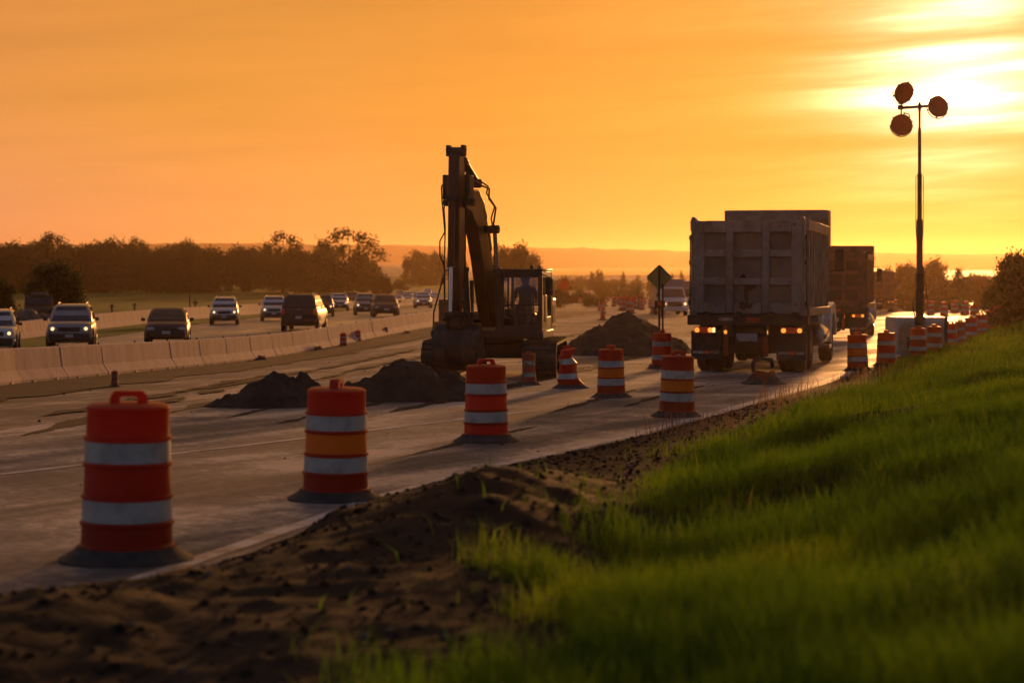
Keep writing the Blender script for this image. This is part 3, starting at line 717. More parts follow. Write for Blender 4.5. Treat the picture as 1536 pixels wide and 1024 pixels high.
# ------------------------------------------------------------------ light tower
D = 60; p = onbank(1372, D)
lt = thing('light_tower', 'tall mobile light tower on a dusty white trailer, three round floodlights against the sun', 'light tower', p, .08)
pz = p.z
def zpx(py): return HC-(py-HY)*D/F-pz
def xpx(px): return (px-1378)*D/F
zt, zbm = zpx(475), zpx(531)
sec = lambda x, w=.62: [(x, -w, zbm), (x, w, zbm), (x, w, zt-.12), (x, w-.10, zt), (x, -w+.10, zt), (x, -w, zt-.12)]
b = MB(); b.loft([sec(xpx(1340), .55), sec(xpx(1343)), sec(xpx(1417)), sec(xpx(1420), .55)]); b.obj('generator_housing', 'trailer', lt, bevel=.02)
for a, c, lab in ((1345, 1366, 'muddy rounded door'), (1388, 1412, None)):
    b = MB(); x0, x1 = xpx(a), xpx(c); z0, z1 = zbm+.09, zt-.2
    r = .14; pts = [(x0, z0), (x1, z0), (x1, z1-r), (x1-r*.3, z1-r*.3), (x1-r, z1), (x0+r, z1), (x0+r*.3, z1-r*.3), (x0, z1-r)]
    b.prism(pts, -.645, -.615, 'y'); o = b.obj('access_door', 'trailer_door', lt, bevel=.008)
    if lab: o['label'] = lab
    h = MB(); h.box((x0+x1)/2+.08, -.655, (z0+z1)/2, .10, .025, .05); h.obj('latch', 'black', o)
b = MB(); b.box(xpx(1376.5), -.66, (zbm+zt)/2+.02, .30, .10, zt-zbm); b.obj('mast_bracket', 'mast', lt, bevel=.015)
b = MB(); b.box(xpx(1415), -.63, (zbm+zt)/2+.1, .03, .03, (zt-zbm)*.8); b.box(xpx(1418), -.6, (zbm+zt)/2+.1, .05, .04, (zt-zbm)*.85); b.obj('corner_strip', 'darkmetal', lt)
b = MB(); b.box(0, 0, zbm-.05, 1.75, 1.1, .08); b.box(-1.1, 0, zbm-.05, .6, .09, .08); b.obj('chassis', 'darkmetal', lt)
for sx in (-1, 1):
    for px in (1355, 1402):
        pass
for sy in (-.58, .58):
    w = MB(); w.lathe([(.02, -.09), (.2, -.1), (.29, -.08), (.30, 0), (.29, .08), (.2, .1), (.02, .09)], 20, (xpx(1372), sy, .30), 'y'); o = w.obj('wheel', 'tyre', lt)
    r = MB(); r.lathe([(.02, -.02), (.17, -.02), (.17, .02), (.02, .03)], 16, (xpx(1372), sy-.095 if sy < 0 else sy+.095, .30), 'y'); r.obj('rim', 'rim_dirty', o)
for dx in (-.75, .78):
    b = MB(); b.tube((dx, -.5, .03), (dx, -.5, zbm), .03); b.lathe([(.1, 0.01), (.1, .03), (.02, .04)], 12, (dx, -.5, 0)); b.obj('outrigger_jack', 'darkmetal', lt)
zm = zpx(168)
xm = xpx(1376)
b = MB(); b.box(xm, -.66, (zt-.2+zpx(410))/2, .20, .20, zpx(410)-zt+.2); b.obj('mast_foot', 'darkmetal', lt, bevel=.01)
b = MB(); 
for k, (za, zb_, w) in enumerate(((zpx(480), zpx(330), .155), (zpx(400), zpx(262), .115), (zpx(300), zpx(195), .085), (zpx(210), zm, .055))):
    b.box(xm, -.66, (za+zb_)/2, w, w, zb_-za)
b.obj('mast', 'mast', lt, bevel=.006)
b = MB()
for s in (-1, 1): b.path([(xm+s*.03, -.66, zpx(264)), (xm+s*.115, -.66, zpx(266)), (xm+s*.115, -.66, zpx(340)), (xm+s*.085, -.66, zpx(365))], .012, 6)
b.path([(xm+.1, -.62, zpx(470)), (xm+.22, -.6, zpx(430)), (xm+.12, -.6, zpx(400))], .012, 5); b.path([(xm+.30, -.6, zpx(474)), (xm+.2, -.62, zpx(425))], .012, 5)
b.path([(xm-.13, -.62, zpx(476)), (xm-.2, -.6, zpx(455)), (xm-.06, -.62, zpx(440))], .02, 5)
b.obj('guide_cable', 'wire', lt)
za = zpx(164)
b = MB(); b.tube((xpx(1346), -.66, za-.02), (xpx(1392), -.66, za+.05), .045, n=10); b.lathe([(.07, -.07), (.075, 0), (.07, .07)], 12, (xpx(1347), -.66, za), 'x'); b.lathe([(.05, -.1), (.06, 0), (.03, .14)], 12, (xm, -.66, za+.02)); b.obj('crossbar', 'mast', lt)
def flood(px, py, r, ry, rz, name='floodlight'):
    o = bpy.data.objects.new(name, None); COL.objects.link(o); o.parent = lt
    o.location = (xpx(px), -.66, zpx(py)); o.rotation_euler = (ry, 0, rz)
    b = MB(); b.lathe([(.01, .20), (.12, .19), (.22, .13), (r*.93, .02), (r, -.02), (r*1.03, -.06), (r*.97, -.09), (r*.9, -.085), (.01, -.07)], 28, (0, 0, 0), 'y'); b.obj('lamp_housing', 'lamp', o)
    b = MB(); b.path([(-r*1.06*math.cos(a), .02, -r*1.12*math.sin(a)) for a in np.linspace(0, math.pi, 13)], .014, 6); b.obj('yoke', 'mast', o)
    b = MB()
    for k in range(6): a = k*1.05+.3; b.box(r*1.02*math.cos(a), -.04, r*1.02*math.sin(a), .05, .06, .04, ry=-a)
    b.obj('clip', 'mast', o); return o
flood(1351, 142, .325, .35, .35); flood(1348.5, 190, .315, .1, -.2); flood(1403, 163, .315, -.15, .15)
b = MB(); b.tube((xpx(1349), -.66, zpx(156)), (xpx(1348), -.66, zpx(178)), .022); b.path([(xpx(1352), -.66, zpx(172)), (xpx(1360), -.66, zpx(174)), (xpx(1362), -.66, zpx(184))], .018, 6); b.path([(xpx(1349), -.62, zpx(158)), (xpx(1358), -.6, zpx(162)), (xpx(1366), -.62, zpx(152))], .012, 5); b.obj('lamp_stem', 'mast', lt)
# ------------------------------------------------------------------ cars (front faces -Y)
def hull(b, sts):
    secs = []
    for (y, zb, zt, w, crown) in sts:
        h = zt-zb
        half = [(.72*w, zb), (.93*w, zb+.06), (.99*w, zb+.30*h), (w, zb+.55*h), (.975*w, zb+.80*h), (.92*w, zt-.05), (.80*w, zt), (.35*w, zt+crown)]
        secs.append([(x, y, z) for x, z in half]+[(-x, y, z) for x, z in reversed(half)])
    b.loft(secs)
def wheel(parent, x, y, r, w, rimm='rim', tm='tyre'):
    b = MB(); s = 1 if x > 0 else -1
    b.lathe([(.3*r, -w/2), (.9*r, -w/2), (r, -w*.32), (r, w*.32), (.9*r, w/2), (.3*r, w/2)], 24, (x, y, r), 'x'); o = b.obj('wheel', tm, parent, smooth=40)
    b = MB(); xx = x+s*(w/2)
    b.lathe([(.62*r, -s*.03), (.62*r, s*.008), (.52*r, -s*.015), (.2*r, s*.012), (.02, s*.014)], 20, (xx, y, r), 'x'); b.obj('rim', rimm, o, smooth=40)
    return o
def make_car(name, label, cat, kind, paint, lights='on', rear=False, lower=None):
    t = thing(name, label, cat, group='traffic on the highway')
    if kind == 'suv': Ln, W, H, belt, hood, y0, y1, r0, r1, wr = 4.7, .93, 1.76, 1.12, 1.10, -.95, 2.22, -.15, 2.0, .37
    elif kind == 'car': Ln, W, H, belt, hood, y0, y1, r0, r1, wr = 4.5, .89, 1.50, .98, .94, -.95, 1.95, -.02, 1.35, .33
    else: Ln, W, H, belt, hood, y0, y1, r0, r1, wr = 4.9, .97, 1.88, 1.22, 1.18, -1.05, 2.36, -.25, 2.2, .40
    h = Ln/2
    b = MB()
    hull(b, [(-h, .42, hood-.32, W*.74, .0), (-h+.06, .34, hood-.18, W*.88, .01), (-h+.28, .27, hood-.06, W*.97, .02), (-h+.7, .24, hood-.01, W, .025), (y0, .24, belt-.01, W, .02), (0, .24, belt, W*1.0, .02),
             (1.2, .24, belt, W, .02), (h-.55, .26, belt, W*.99, .02), (h-.12, .32, belt-.02, W*.96, .01), (h, .42, belt-.12, W*.86, 0)])
    b.obj('body', paint, t, smooth=50)
    if lower:
        b = MB(); b.box(0, 0, .36, 2*W+.02, Ln*.5, .16); b.obj('side_cladding', lower, t, bevel=.03)
    # cabin
    def loop(ya, yb, w, z, rr=.16):
        return [(w-rr, ya, z), (w-.02, ya+rr*.5, z), (w, ya+rr*1.4, z), (w, yb-rr*1.4, z), (w-.02, yb-rr*.5, z), (w-rr, yb, z), (-w+rr, yb, z), (-w+.02, yb-rr*.5, z), (-w, yb-rr*1.4, z), (-w, ya+rr*1.4, z), (-w+.02, ya+rr*.5, z), (-w+rr, ya, z)]
    wb, wt = W*.93, W*.74
    b = MB(); b.loft([loop(y0-.05, y1, wb, belt-.04), loop((y0+r0)/2-.04, (y1+r1)/2+.03, (wb+wt)/2+.02, (belt+H)/2), loop(r0-.03, r1+.04, wt, H-.07), loop(r0+.12, r1-.08, wt-.08, H-.01), loop(r0+.5, r1-.5, wt-.3, H+.01)])
    b.obj('cabin', paint, t, smooth=50)
    zb_, zt_ = belt+.015, H-.105
    fm = lambda z: (z-belt+.04)/(H-.07-belt+.04)
    def yf(z): return (y0-.05)+(r0-.03-(y0-.05))*fm(z)
    def yr(z): return y1+(r1+.04-y1)*fm(z)
    def ws(z): return wb+(wt-wb)*fm(z)
    b = MB(); wi = .11
    b.panel([(-ws(zb_)+wi, yf(zb_), zb_), (ws(zb_)-wi, yf(zb_), zb_), (ws(zt_)-wi, yf(zt_), zt_), (-ws(zt_)+wi, yf(zt_), zt_)], .0, .03, .01); b.obj('windscreen', 'carglass', t)
    b = MB(); b.panel([(ws(zb_)-wi, yr(zb_), zb_+.05), (-ws(zb_)+wi, yr(zb_), zb_+.05), (-ws(zt_)+wi, yr(zt_), zt_), (ws(zt_)-wi, yr(zt_), zt_)], .0, .03, .01); b.obj('rear_window', 'carglass', t)
    for s in (-1, 1):
        ya, yb = yf(zb_)+.28, yr(zb_)-.25; yat, ybt = yf(zt_)+.16, yr(zt_)-.2; n = 3 if kind != 'car' else 2
        for k in range(n):
            f0, f1 = k/n+.012, (k+1)/n-.012
            q = [(s*ws(zb_), ya+(yb-ya)*f0, zb_), (s*ws(zb_), ya+(yb-ya)*f1, zb_), (s*ws(zt_), yat+(ybt-yat)*f1, zt_), (s*ws(zt_), yat+(ybt-yat)*f0, zt_)]
            if s < 0: q = [q[1], q[0], q[3], q[2]]
            b = MB(); b.panel(q, .0, .034, .01); b.obj('side_window', 'carglass', t)
        b = MB(); b.box(s*(W+.10), y0+.25, belt+.06, .17, .09, .13); b.obj('mirror', 'black', t, bevel=.03)
        # lamps
        b = MB(); b.box(s*W*.70, -h+.10, hood-.27, .30, .16, .17); o = b.obj('headlight', 'head_off', t, bevel=.04)
        if lights == 'on':
            b = MB(); b.lathe([(.01, -.05), (.055, -.045), (.075, 0)], 14, (s*W*.70, -h+.03, hood-.27), 'y'); b.obj('bulb', 'head', o)
        b = MB(); b.box(s*W*.83, h-.07, belt-.20, .16, .16, .30); b.obj('tail_light', 'tail', t, bevel=.03)
        if kind != 'car':
            b = MB(); b.path([(s*(wt-.12), r0+.25, H-.01), (s*(wt-.12), r0+.32, H+.055), (s*(wt-.12), r1-.3, H+.055), (s*(wt-.12), r1-.2, H-.01)], .022, 6); b.obj('roof_rail', 'black', t)
        b = MB()
        for yy in (-h+.92, h-.95):
            b.lathe([(.02, -.02), (wr+.07, -.02), (wr+.07, .02), (.02, .02)], 24, (s*(W-.015), yy, wr), 'x')
        b.obj('wheel_arch', 'black', t)
        for yy in (-h+.92, h-.95): wheel(t, s*(W-.10), yy, wr, .24)
    b = MB(); b.box(0, -h+.045, hood-.30, W*.95, .10, .20); b.obj('grille', 'black', t, bevel=.03)
    b = MB(); b.box(0, -h+.06, .50, W*1.72, .22, .30); b.obj('front_bumper', 'black' if kind != 'car' else paint, t, bevel=.06)
    b = MB(); b.box(0, h-.05, .50, W*1.70, .22, .30); b.obj('rear_bumper', 'black', t, bevel=.06)
    b = MB(); b.box(0, -h-.055, .55, .32, .012, .13); b.obj('number_plate', 'plate', t)
    b = MB(); b.box(0, h+.065, .72 if rear else .85, .32, .012, .14); b.obj('number_plate', 'plate', t)
    if rear:
        b = MB(); b.lathe([(.01, .0), (.09, .0), (.085, .012), (.01, .014)], 18, (0, h-.03, belt-.10), 'y'); b.v = [(x*1.0, y, (z-belt+.10)*.5+belt-.10) for x, y, z in b.v]; b.obj('badge', 'chrome', t)
    return t
HWY = math.atan(.11)
def car_at(t, px, py, hpx, H, yaw, label=None):
    p = gp(px, py); s = min(1.12, max(.86, hpx*p.y/F/H))
    return put(t, (p.x, p.y, p.z+.012), yaw, s, label)
suv = make_car('suv', 'grey suv with round lit headlights and roof rails, passing the derelict truck', 'suv', 'suv', 'p_grey')
car_at(suv, 108, 521, 64, 1.76, .17)
sed = make_car('car', 'black car with dark windscreen and unlit headlights, right of the grey suv', 'car', 'car', 'p_black', lights='off'); car_at(sed, 252, 516, 54, 1.5, .14)
pk = make_car('suv', 'large black suv seen from behind with red tail lights beside the barrier', 'suv', 'big', 'p_black', lights='off', rear=True); car_at(pk, 457, 495, 54, 1.88, math.pi-.02)
for c in pk.children:
    if c.name.startswith('number_plate'): pass
def another(src, paint_old, paint_new, px, py, hpx, H, yaw, label, name=None):
    t = dup(src); car_at(t, px, py, hpx, H, yaw, label)
    if paint_new != paint_old: remat(t, paint_old, paint_new)
    return t
t = another(suv, 'p_grey', 'p_silver', -6, 527, 62, 1.76, .2, 'silver suv cut off by the left edge, sun on its side')
another(suv, 'p_grey', 'p_silver', 337, 486, 40, 1.76, .13, 'silver suv with lit headlights driving alone in the far lane by the pasture')
another(suv, 'p_grey', 'p_silver', 411, 481, 36, 1.76, .12, 'silver suv with lit headlights just left of the black suv')
another(suv, 'p_grey', 'p_black', 484, 474, 31, 1.76, .10, 'dark suv mostly hidden behind the black suv')
another(suv, 'p_grey', 'p_white', 509, 466, 24, 1.76, .10, 'pale suv in the far lane right behind the black suv')
another(suv, 'p_grey', 'p_grey', 548, 472, 32, 1.76, .10, 'dark grey suv with two lit headlights, midway down the highway')
another(sed, 'p_black', 'p_black', 577, 475, 33, 1.5, .12, 'black car close to the barrier, in the shadow of the grey suv')
another(sed, 'p_black', 'p_silver', 594, 458, 17, 1.5, .12, 'small silver car behind the black car')
another(suv, 'p_grey', 'p_silver', 611, 455, 16, 1.76, .12, 'tiny silver suv between two cars far down the highway')
another(suv, 'p_grey', 'p_white', 634, 462, 24, 1.76, .10, 'white suv far down the highway just left of the excavator')
another(suv, 'p_grey', 'p_grey', 602, 450, 12, 1.76, .10, 'tiny grey suv in the far lane beyond the small silver car')
another(sed, 'p_black', 'p_silver', 622, 449, 10, 1.5, .10, 'tiny silver car beyond the white suv')
another(suv, 'p_grey', 'p_black', 528, 457, 18, 1.76, .10, 'small dark suv in the far lane behind the pale suv')
another(suv, 'p_grey', 'p_white', 641, 447, 10, 1.76, .10, 'tiny white suv at the far bend of the highway')
another(sed, 'p_black', 'p_white', 652, 452, 14, 1.5, .10, 'tiny white car touching the excavator handrail in the view')

# ------------------------------------------------------------------ dump truck: rear face at y = 0, front towards +Y
def make_truck(label):
    t = thing('dump_truck', label, 'dump truck', group='dump trucks queued on the lane')
    wx, y1, zb, zt = 1.31, 5.7, 1.36, 3.56
    g = 'truckgrey'
    # tailgate with a grid of raised ribs
    b = MB(); b.box(0, .03, (zb+zt)/2, 2*wx-.12, .05, zt-zb-.04)
    b.obj('tailgate', 'truckpanel', t); tg = t.children[0]
    b = MB()
    for x, w in ((-wx+.17, .24), (-.42, .17), (.42, .17), (wx-.17, .24)): b.box(x, -.06, (zb+zt)/2, w, .14, zt-zb-.05)
    for z, hh in ((zt-.16, .28), (zb+1.42, .17), (zb+.76, .17), (zb+.14, .26)):
        for a, c in ((-wx+.292, -.507), (-.333, .333), (.507, wx-.292)): b.box((a+c)/2, -.057, z, c-a, .134, hh)
    b.obj('rib_grid', g, tg, bevel=.018)
    b = MB()
    for x in (-wx+.04, wx-.04):
        b = MB(); b.box(x, .04, (zb+zt)/2-.02, .13, .22, zt-zb+.1); b.tube((x, -.14, zt+.02), (x, .10, zt+.02), .055, n=10)
        b.obj('corner_post', g, t, bevel=.02)
    for x in (-wx-.045, wx+.045):
        b = MB(); b.path([(x, -.04, zt-.35), (x, -.05, zt-1.3), (x*1.01, -.03, zb+.1)], .018, 6)
        for z in (zb+.25, zb+1.2, zt-.42): b.box(x, -.04, z, .05, .1, .09)
        b.obj('latch_rod', 'darkmetal', t)
    for x in (-.95, -.2, .55, 1.1):
        b = MB(); b.box(x, -.15, zb-.02, .12, .06, .16); b.tube((x-.07, -.17, zb+.03), (x+.07, -.17, zb+.03), .025, n=8); b.obj('hinge', 'darkmetal', t, bevel=.01)
    b = MB(); b.path([(-.32, -.02, 1.1), (-.30, -.07, .85), (-.2, -.08, .66), (-.05, -.06, .62), (.08, -.02, .74)], .018, 6); b.obj('air_hose', 'wire', t)
    # body sides with vertical stakes
    for s in (-1, 1):
        b = MB(); b.box(s*(wx-.045), y1/2+.14, (zb+zt)/2, .06, y1-.1, zt-zb); b.obj('side_wall', g, t)
        b = MB()
        for k in range(9): b.prism([(s*(wx-.014), .42+k*.62-.07), (s*(wx+.075), .42+k*.62-.045), (s*(wx+.075), .42+k*.62+.045), (s*(wx-.014), .42+k*.62+.07)], zb+.16, zt-.26, 'z')
        b.obj('stake', g, t)
        b = MB(); b.box(s*(wx+.01), y1/2+.14, zt-.12, .16, y1-.12, .26); b.obj('top_rail', g, t, bevel=.02)
        b = MB(); b.box(s*(wx+.01), y1/2+.14, zb+.05, .17, y1-.12, .19); b.obj('bottom_rail', g, t, bevel=.02)
    b = MB(); b.box(0, y1/2, zb-.02, 2*wx-.1, y1, .10); b.obj('body_floor', 'darkmetal', t)
    # front wall and cab guard, taller than the sides
    b = MB(); b.box(0, y1+.10, (zb+zt)/2+.2, 2*wx, .10, zt-zb+.5); b.obj('front_wall', g, t, bevel=.02)
    b = MB(); b.prism([(y1+.16, zt-.5), (y1+.16, zt+.42), (y1+.95, zt+.47), (y1+.95, zt-.5)], -wx-.03, wx+.03, 'x'); b.box(0, y1+.03, zt+.30, 2*wx+.08, .1, .28)
    b.obj('cab_guard', g, t, bevel=.02)
    # rear frame
    b = MB(); b.box(0, -.03, 1.22, 2*wx+.20, .22, .24); b.obj('rear_beam', 'darkmetal', t, bevel=.02)
    b = MB(); b.box(-.50, -.145, 1.24, .34, .008, .07); b.obj('reflective_label', 'sheet_old', t)
    b = MB(); b.box(.14, -.145, 1.22, .34, .008, .12); b.obj('reflective_label', 'orange_old', t)
    b = MB()
    for x in (-.40, .40): b.box(x, 4.0, .98, .10, 8.6, .26)
    for y in (.35, 2.2, 4.4, 6.2): b.box(0, y, .98, .82, .14, .2)
    b.obj('chassis_rail', 'black', t)
    b = MB(); b.box(0, .30, .52, 2*wx-.7, .12, .16); b.obj('under_bar', 'darkmetal', t, bevel=.02)
    b = MB(); b.box(0, .45, .78, 1.4, .10, .62); b.obj('rear_crossmember', 'black', t)
    # lamps
    for x, pat in ((-1.0, ('amber', 'tail', 'head')), (1.02, ('amber', 'tail', 'amber'))):
        b = MB(); b.box(x, -.10, .985, .50, .07, .14); o = b.obj('lamp_cluster', 'tail', t, bevel=.015)
        for dx, mm in ((-.18, pat[0]), (.19 if x > 0 else .13, pat[2])):
            b = MB(); b.lathe([(.01, -.045), (.045, -.04), (.058, 0)], 14, (x+dx, -.135, .985), 'y'); b.obj('lens', 'amber' if mm != 'head' else 'amber', o)
        if x < 0: b = MB(); b.box(x+.215, -.14, .985, .06, .012, .11); b.obj('reversing_lens', 'head', o)
    for x, w, ll in ((-.52, .11, 'amber'), (.41, .13, 'amber')):
        b = MB(); b.box(x, -.01, .74, w, .05, .72); o = b.obj('strap_panel', 'orange_old', t, bevel=.01)
        b = MB(); b.lathe([(.01, -.03), (.035 if x < 0 else .055, -.025), (.045 if x < 0 else .065, 0)], 14, (x, -.035, .94), 'y'); b.obj('lens', 'amber', o)
    b = MB(); b.box(-.03, .0, .82, .50, .02, .19); b.obj('number_plate', 'plate', t, bevel=.008)
    for s in (-1, 1):
        b = MB(); b.box(s*1.0, .02, .63, .68, .02, .66); o = b.obj('mud_flap', 'rubber', t)
        b = MB()
        b.box(s*1.0-.17, .006, .46, .26, .008, .06); b.box(s*1.0+.20, .006, .46, .2, .008, .06); b.obj('reflective_strip', 'sheet_old', o)
        b = MB(); b.box(s*1.0+.03, .004, .46, .11, .008, .06); b.obj('reflector', 'tail', o)
    # running gear
    r = .56
    for y in (.75, 2.15):
        for s in (-1, 1):
            for x in (1.12, .80): wheel(t, s*x, y, r, .27, 'rim_dirty')
        b = MB(); b.tube((-.9, y, r), (.9, y, r), .12, n=10); b.lathe([(.05, -.25), (.26, -.15), (.28, 0), (.26, .15), (.05, .25)], 16, (0, y, r), 'x'); b.obj('axle', 'black', t)
    for s in (-1, 1): wheel(t, s*1.12, 7.6, .54, .32, 'rim_dirty')
    b = MB(); b.tube((-1, 7.6, .54), (1, 7.6, .54), .09, n=8); b.obj('axle', 'black', t)
    # cab, hood and fenders
    cp = 'white_paint'
    b = MB(); b.loft([[(-1.05, 6.1, 1.2), (1.05, 6.1, 1.2), (1.05, 6.1, 2.5), (.95, 6.15, 2.92), (-.95, 6.15, 2.92), (-1.05, 6.1, 2.5)], [(-1.05, 7.35, 1.2), (1.05, 7.35, 1.2), (1.0, 7.3, 1.95), (.92, 6.95, 2.9), (-.92, 6.95, 2.9), (-1.0, 7.3, 1.95)]]); b.obj('cab', cp, t, bevel=.05)
    b = MB(); b.loft([[(-.8, 7.3, 1.0), (.8, 7.3, 1.0), (.8, 7.3, 1.7), (.6, 7.3, 1.9), (-.6, 7.3, 1.9), (-.8, 7.3, 1.7)], [(-.62, 8.7, 1.0), (.62, 8.7, 1.0), (.62, 8.7, 1.5), (.45, 8.7, 1.66), (-.45, 8.7, 1.66), (-.62, 8.7, 1.5)]]); b.obj('hood', cp, t, bevel=.05)
    for s in (-1, 1):
        pts = [(6.75, .55), (6.8, 1.15), (7.1, 1.5), (7.6, 1.6), (8.1, 1.52), (8.5, 1.2), (8.6, .7), (8.35, .7), (8.2, 1.05), (7.9, 1.28), (7.55, 1.33), (7.2, 1.22), (7.0, .95), (6.95, .55)]
        b = MB(); b.prism(pts, s*.62, s*1.34, 'x'); b.obj('fender', cp, t, bevel=.03)
        b = MB(); b.lathe([(.02, 5.0), (.27, 5.02), (.29, 5.06), (.29, 6.3), (.27, 6.34), (.02, 6.36)], 20, (s*1.05, 0, .78), 'y'); b.obj('fuel_tank', 'chrome', t)
        b = MB(); b.box(s*1.2, 6.45, .45, .30, .55, .10); b.box(s*1.2, 6.45, .80, .26, .5, .06); b.obj('step', 'chrome', t, bevel=.01)
        b = MB(); b.box(s*1.55, 6.9, 2.72, .24, .10, .60); o = b.obj('mirror', 'black', t, bevel=.04)
        b = MB(); b.path([(s*1.0, 7.0, 3.02), (s*1.3, 6.95, 3.09), (s*1.53, 6.92, 3.08), (s*1.55, 6.9, 2.95)], .016, 6); b.obj('bracket', 'darkmetal', o)
        b = MB(); b.path([(s*1.0, 7.0, 2.5), (s*1.3, 6.95, 2.42), (s*1.54, 6.9, 2.48)], .016, 6); b.obj('bracket', 'darkmetal', o)
        q = [(s*1.052, 6.35, 1.95), (s*1.052, 7.1, 1.95), (s*1.0, 6.9, 2.62), (s*1.02, 6.35, 2.62)]
        b = MB(); b.panel(q if s > 0 else [q[1], q[0], q[3], q[2]], .02, .006, .02); b.obj('side_window', 'carglass', t)
        b = MB(); b.tube((s*1.15, 5.98, 1.0), (s*1.15, 5.98, 3.3), .08, n=12); b.obj('exhaust_stack', 'chrome', t)
    return t
def truck_at(t, px, py, slope, sc):
    p = gp(px, py); t.location = (p.x, p.y, p.z+.008); t.rotation_euler = (-.012, 0, -math.atan(slope)); t.scale = (sc, sc, sc); return t
tr = make_truck('nearest dump truck with a worn grey ribbed tailgate and lit amber rear lamps'); truck_at(tr, 1122, 559, .25, 1.0)
for c in list(tr.children): pass
t2 = dup(tr); p = gp(1268, 520); t2.location = at(1250, 77, .01); t2.rotation_euler[2] = -math.atan(.235); t2.scale = (.93,)*3; t2['label'] = 'second dump truck in the queue, rusty brown, with a dark mirror on its right'; remat(t2, 'truckgrey', 'truckred'); remat(t2, 'truckpanel', 'truckpanel2')
t3 = dup(tr); t3.location = at(1320, 165, .01); t3.rotation_euler[2] = -math.atan(.20); t3.scale = (.85,)*3; t3['label'] = 'farthest dump truck of the queue, brown and partly hidden behind the second one'; remat(t3, 'truckgrey', 'truckbrown'); remat(t3, 'truckpanel', 'truckpanel2')
b = MB(); rs = random.Random(5)
pts = []
for k in range(26):
    a = k/26*6.283; r_ = .15*(1+.5*math.sin(a*3+1)+.35*rs.uniform(-1, 1)); pts.append((.0+r_*math.cos(a)*.9-.02, 1.98+r_*math.sin(a)*1.5))
b.prism(pts, -.006, .002, 'y'); tgp = [c for c in tr.children if c.name.startswith('tailgate')][0]; b.obj('tar_stain', 'stain', tgp)
b = MB(); pts = []
for k in range(20):
    a = k/20*6.283; r_ = .11*(1+.4*math.sin(a*2+2)+.4*rs.uniform(-1, 1)); pts.append((-.02+r_*math.cos(a)*1.2, 1.56+r_*math.sin(a)*1.0))
b.prism(pts, -.134, -.126, 'y'); b.obj('tar_stain', 'stain', tgp)
# ------------------------------------------------------------------ excavator: forward is -Y
ex = thing('excavator', 'tracked excavator with raised orange boom, dark glazed cab and bucket on the ground', 'excavator')
C = at(745, 45.3); C = Vector((C.x, C.y, C.z)); HYAW = -math.atan(.155)   # house turned so the boom points past the camera's left
ex.location = C; ex.rotation_euler = (0, 0, HYAW)
def hx(b): return b
# undercarriage, turned against the house
ua = .055
b0 = Matrix.Rotation(ua, 4, 'Z')
def track(b, xc, w=.62, L=3.5, H=.80):
    # link belt round two wheels
    r = H/2; n = 44; per = []
    half = L/2-r
    tot = 4*half+2*math.pi*r
    for k in range(n):
        s = k/n*tot
        if s < 2*half: q = (-half+s, 0); a = -math.pi/2
        elif s < 2*half+math.pi*r: a = -math.pi/2+(s-2*half)/r; q = (half, r)
        elif s < 4*half+math.pi*r: a = math.pi/2; q = (half-(s-2*half-math.pi*r), 2*r); 
        else: a = math.pi/2+(s-4*half-math.pi*r)/r; q = (-half, r)
        per.append((q, a))
    for (q, a) in per:
        if a in (-math.pi/2,): c = (q[0], .0+.035); rot = 0
        elif a == math.pi/2 and q[1] == 2*r: c = (q[0], 2*r-.035); rot = math.pi
        else: c = (q[0]+(r-.035)*math.cos(a), r+(r-.035)*math.sin(a)); rot = a+math.pi/2
        b.box(xc, c[0], c[1], w, tot/n*.93, .05, rx=rot); 
        # grouser bar
        o = .045
        cc = (c[0]+o*math.sin(rot), c[1]-o*math.cos(rot)); b.box(xc, cc[0], cc[1], w, .03, .05, rx=rot)
for s in (-1, 1):
    b = MB(); b.M = b0; track(b, s*1.12, .74); o = b.obj('track', 'steel', ex)
    b = MB(); b.M = b0
    b.box(s*1.10, 0, .40, .34, 2.5, .42); b.obj('track_frame', 'exblack', o, bevel=.03)
    b = MB(); b.M = b0
    for y in (-1.33, 1.33): b.lathe([(.02, -.15), (.32, -.14), (.335, 0), (.32, .14), (.02, .15)], 20, (s*1.10, y, .40), 'x')
    b.obj('sprocket', 'darkmetal', o)
b = MB(); b.M = b0; b.box(0, 0, .58, 1.7, 1.3, .34); b.lathe([(.02, .72), (.62, .72), (.62, .90), (.02, .90)], 28); b.obj('undercarriage', 'exblack', ex, bevel=.03)
# house
b = MB(); b.box(-.05, -.35, .98, 2.4, 2.1, .16); b.box(-.1, 1.25, .978, 2.2, 1.1, .15); b.obj('deck', 'exblack', ex, bevel=.02)
b = MB(); b.loft([[(-1.2, .75, 1.07), (1.03, .75, 1.07), (1.03, .75, 1.34), (.95, .75, 1.42), (-1.10, .75, 1.42), (-1.2, .75, 1.34)], [(-1.2, 1.5, 1.07), (1.03, 1.5, 1.07), (1.03, 1.5, 1.34), (.95, 1.5, 1.42), (-1.10, 1.5, 1.42), (-1.2, 1.5, 1.34)],
                  [(-1.0, 1.85, 1.0), (.9, 1.85, 1.0), (.9, 1.85, 1.25), (.8, 1.85, 1.33), (-.9, 1.85, 1.33), (-1.0, 1.85, 1.25)]]); b.obj('engine_cover', 'exyellow', ex, bevel=.03)
b = MB(); b.box(1.14, .72, 1.40, .16, .72, .70); o = b.obj('side_cover', 'exyellow', ex, bevel=.05)
b = MB(); b.box(1.222, .60, 1.38, .02, .22, .4); b.box(1.222, .92, 1.38, .02, .18, .4); b.obj('vent_grille', 'black', o)
b = MB(); b.box(-.93, -.35, 1.40, .52, 1.0, .66); o = b.obj('tool_box', 'exyellow', ex, bevel=.04)
b = MB(); b.box(-.93, -.86, 1.2, .30, .02, .22); b.obj('vent_grille', 'black', o)
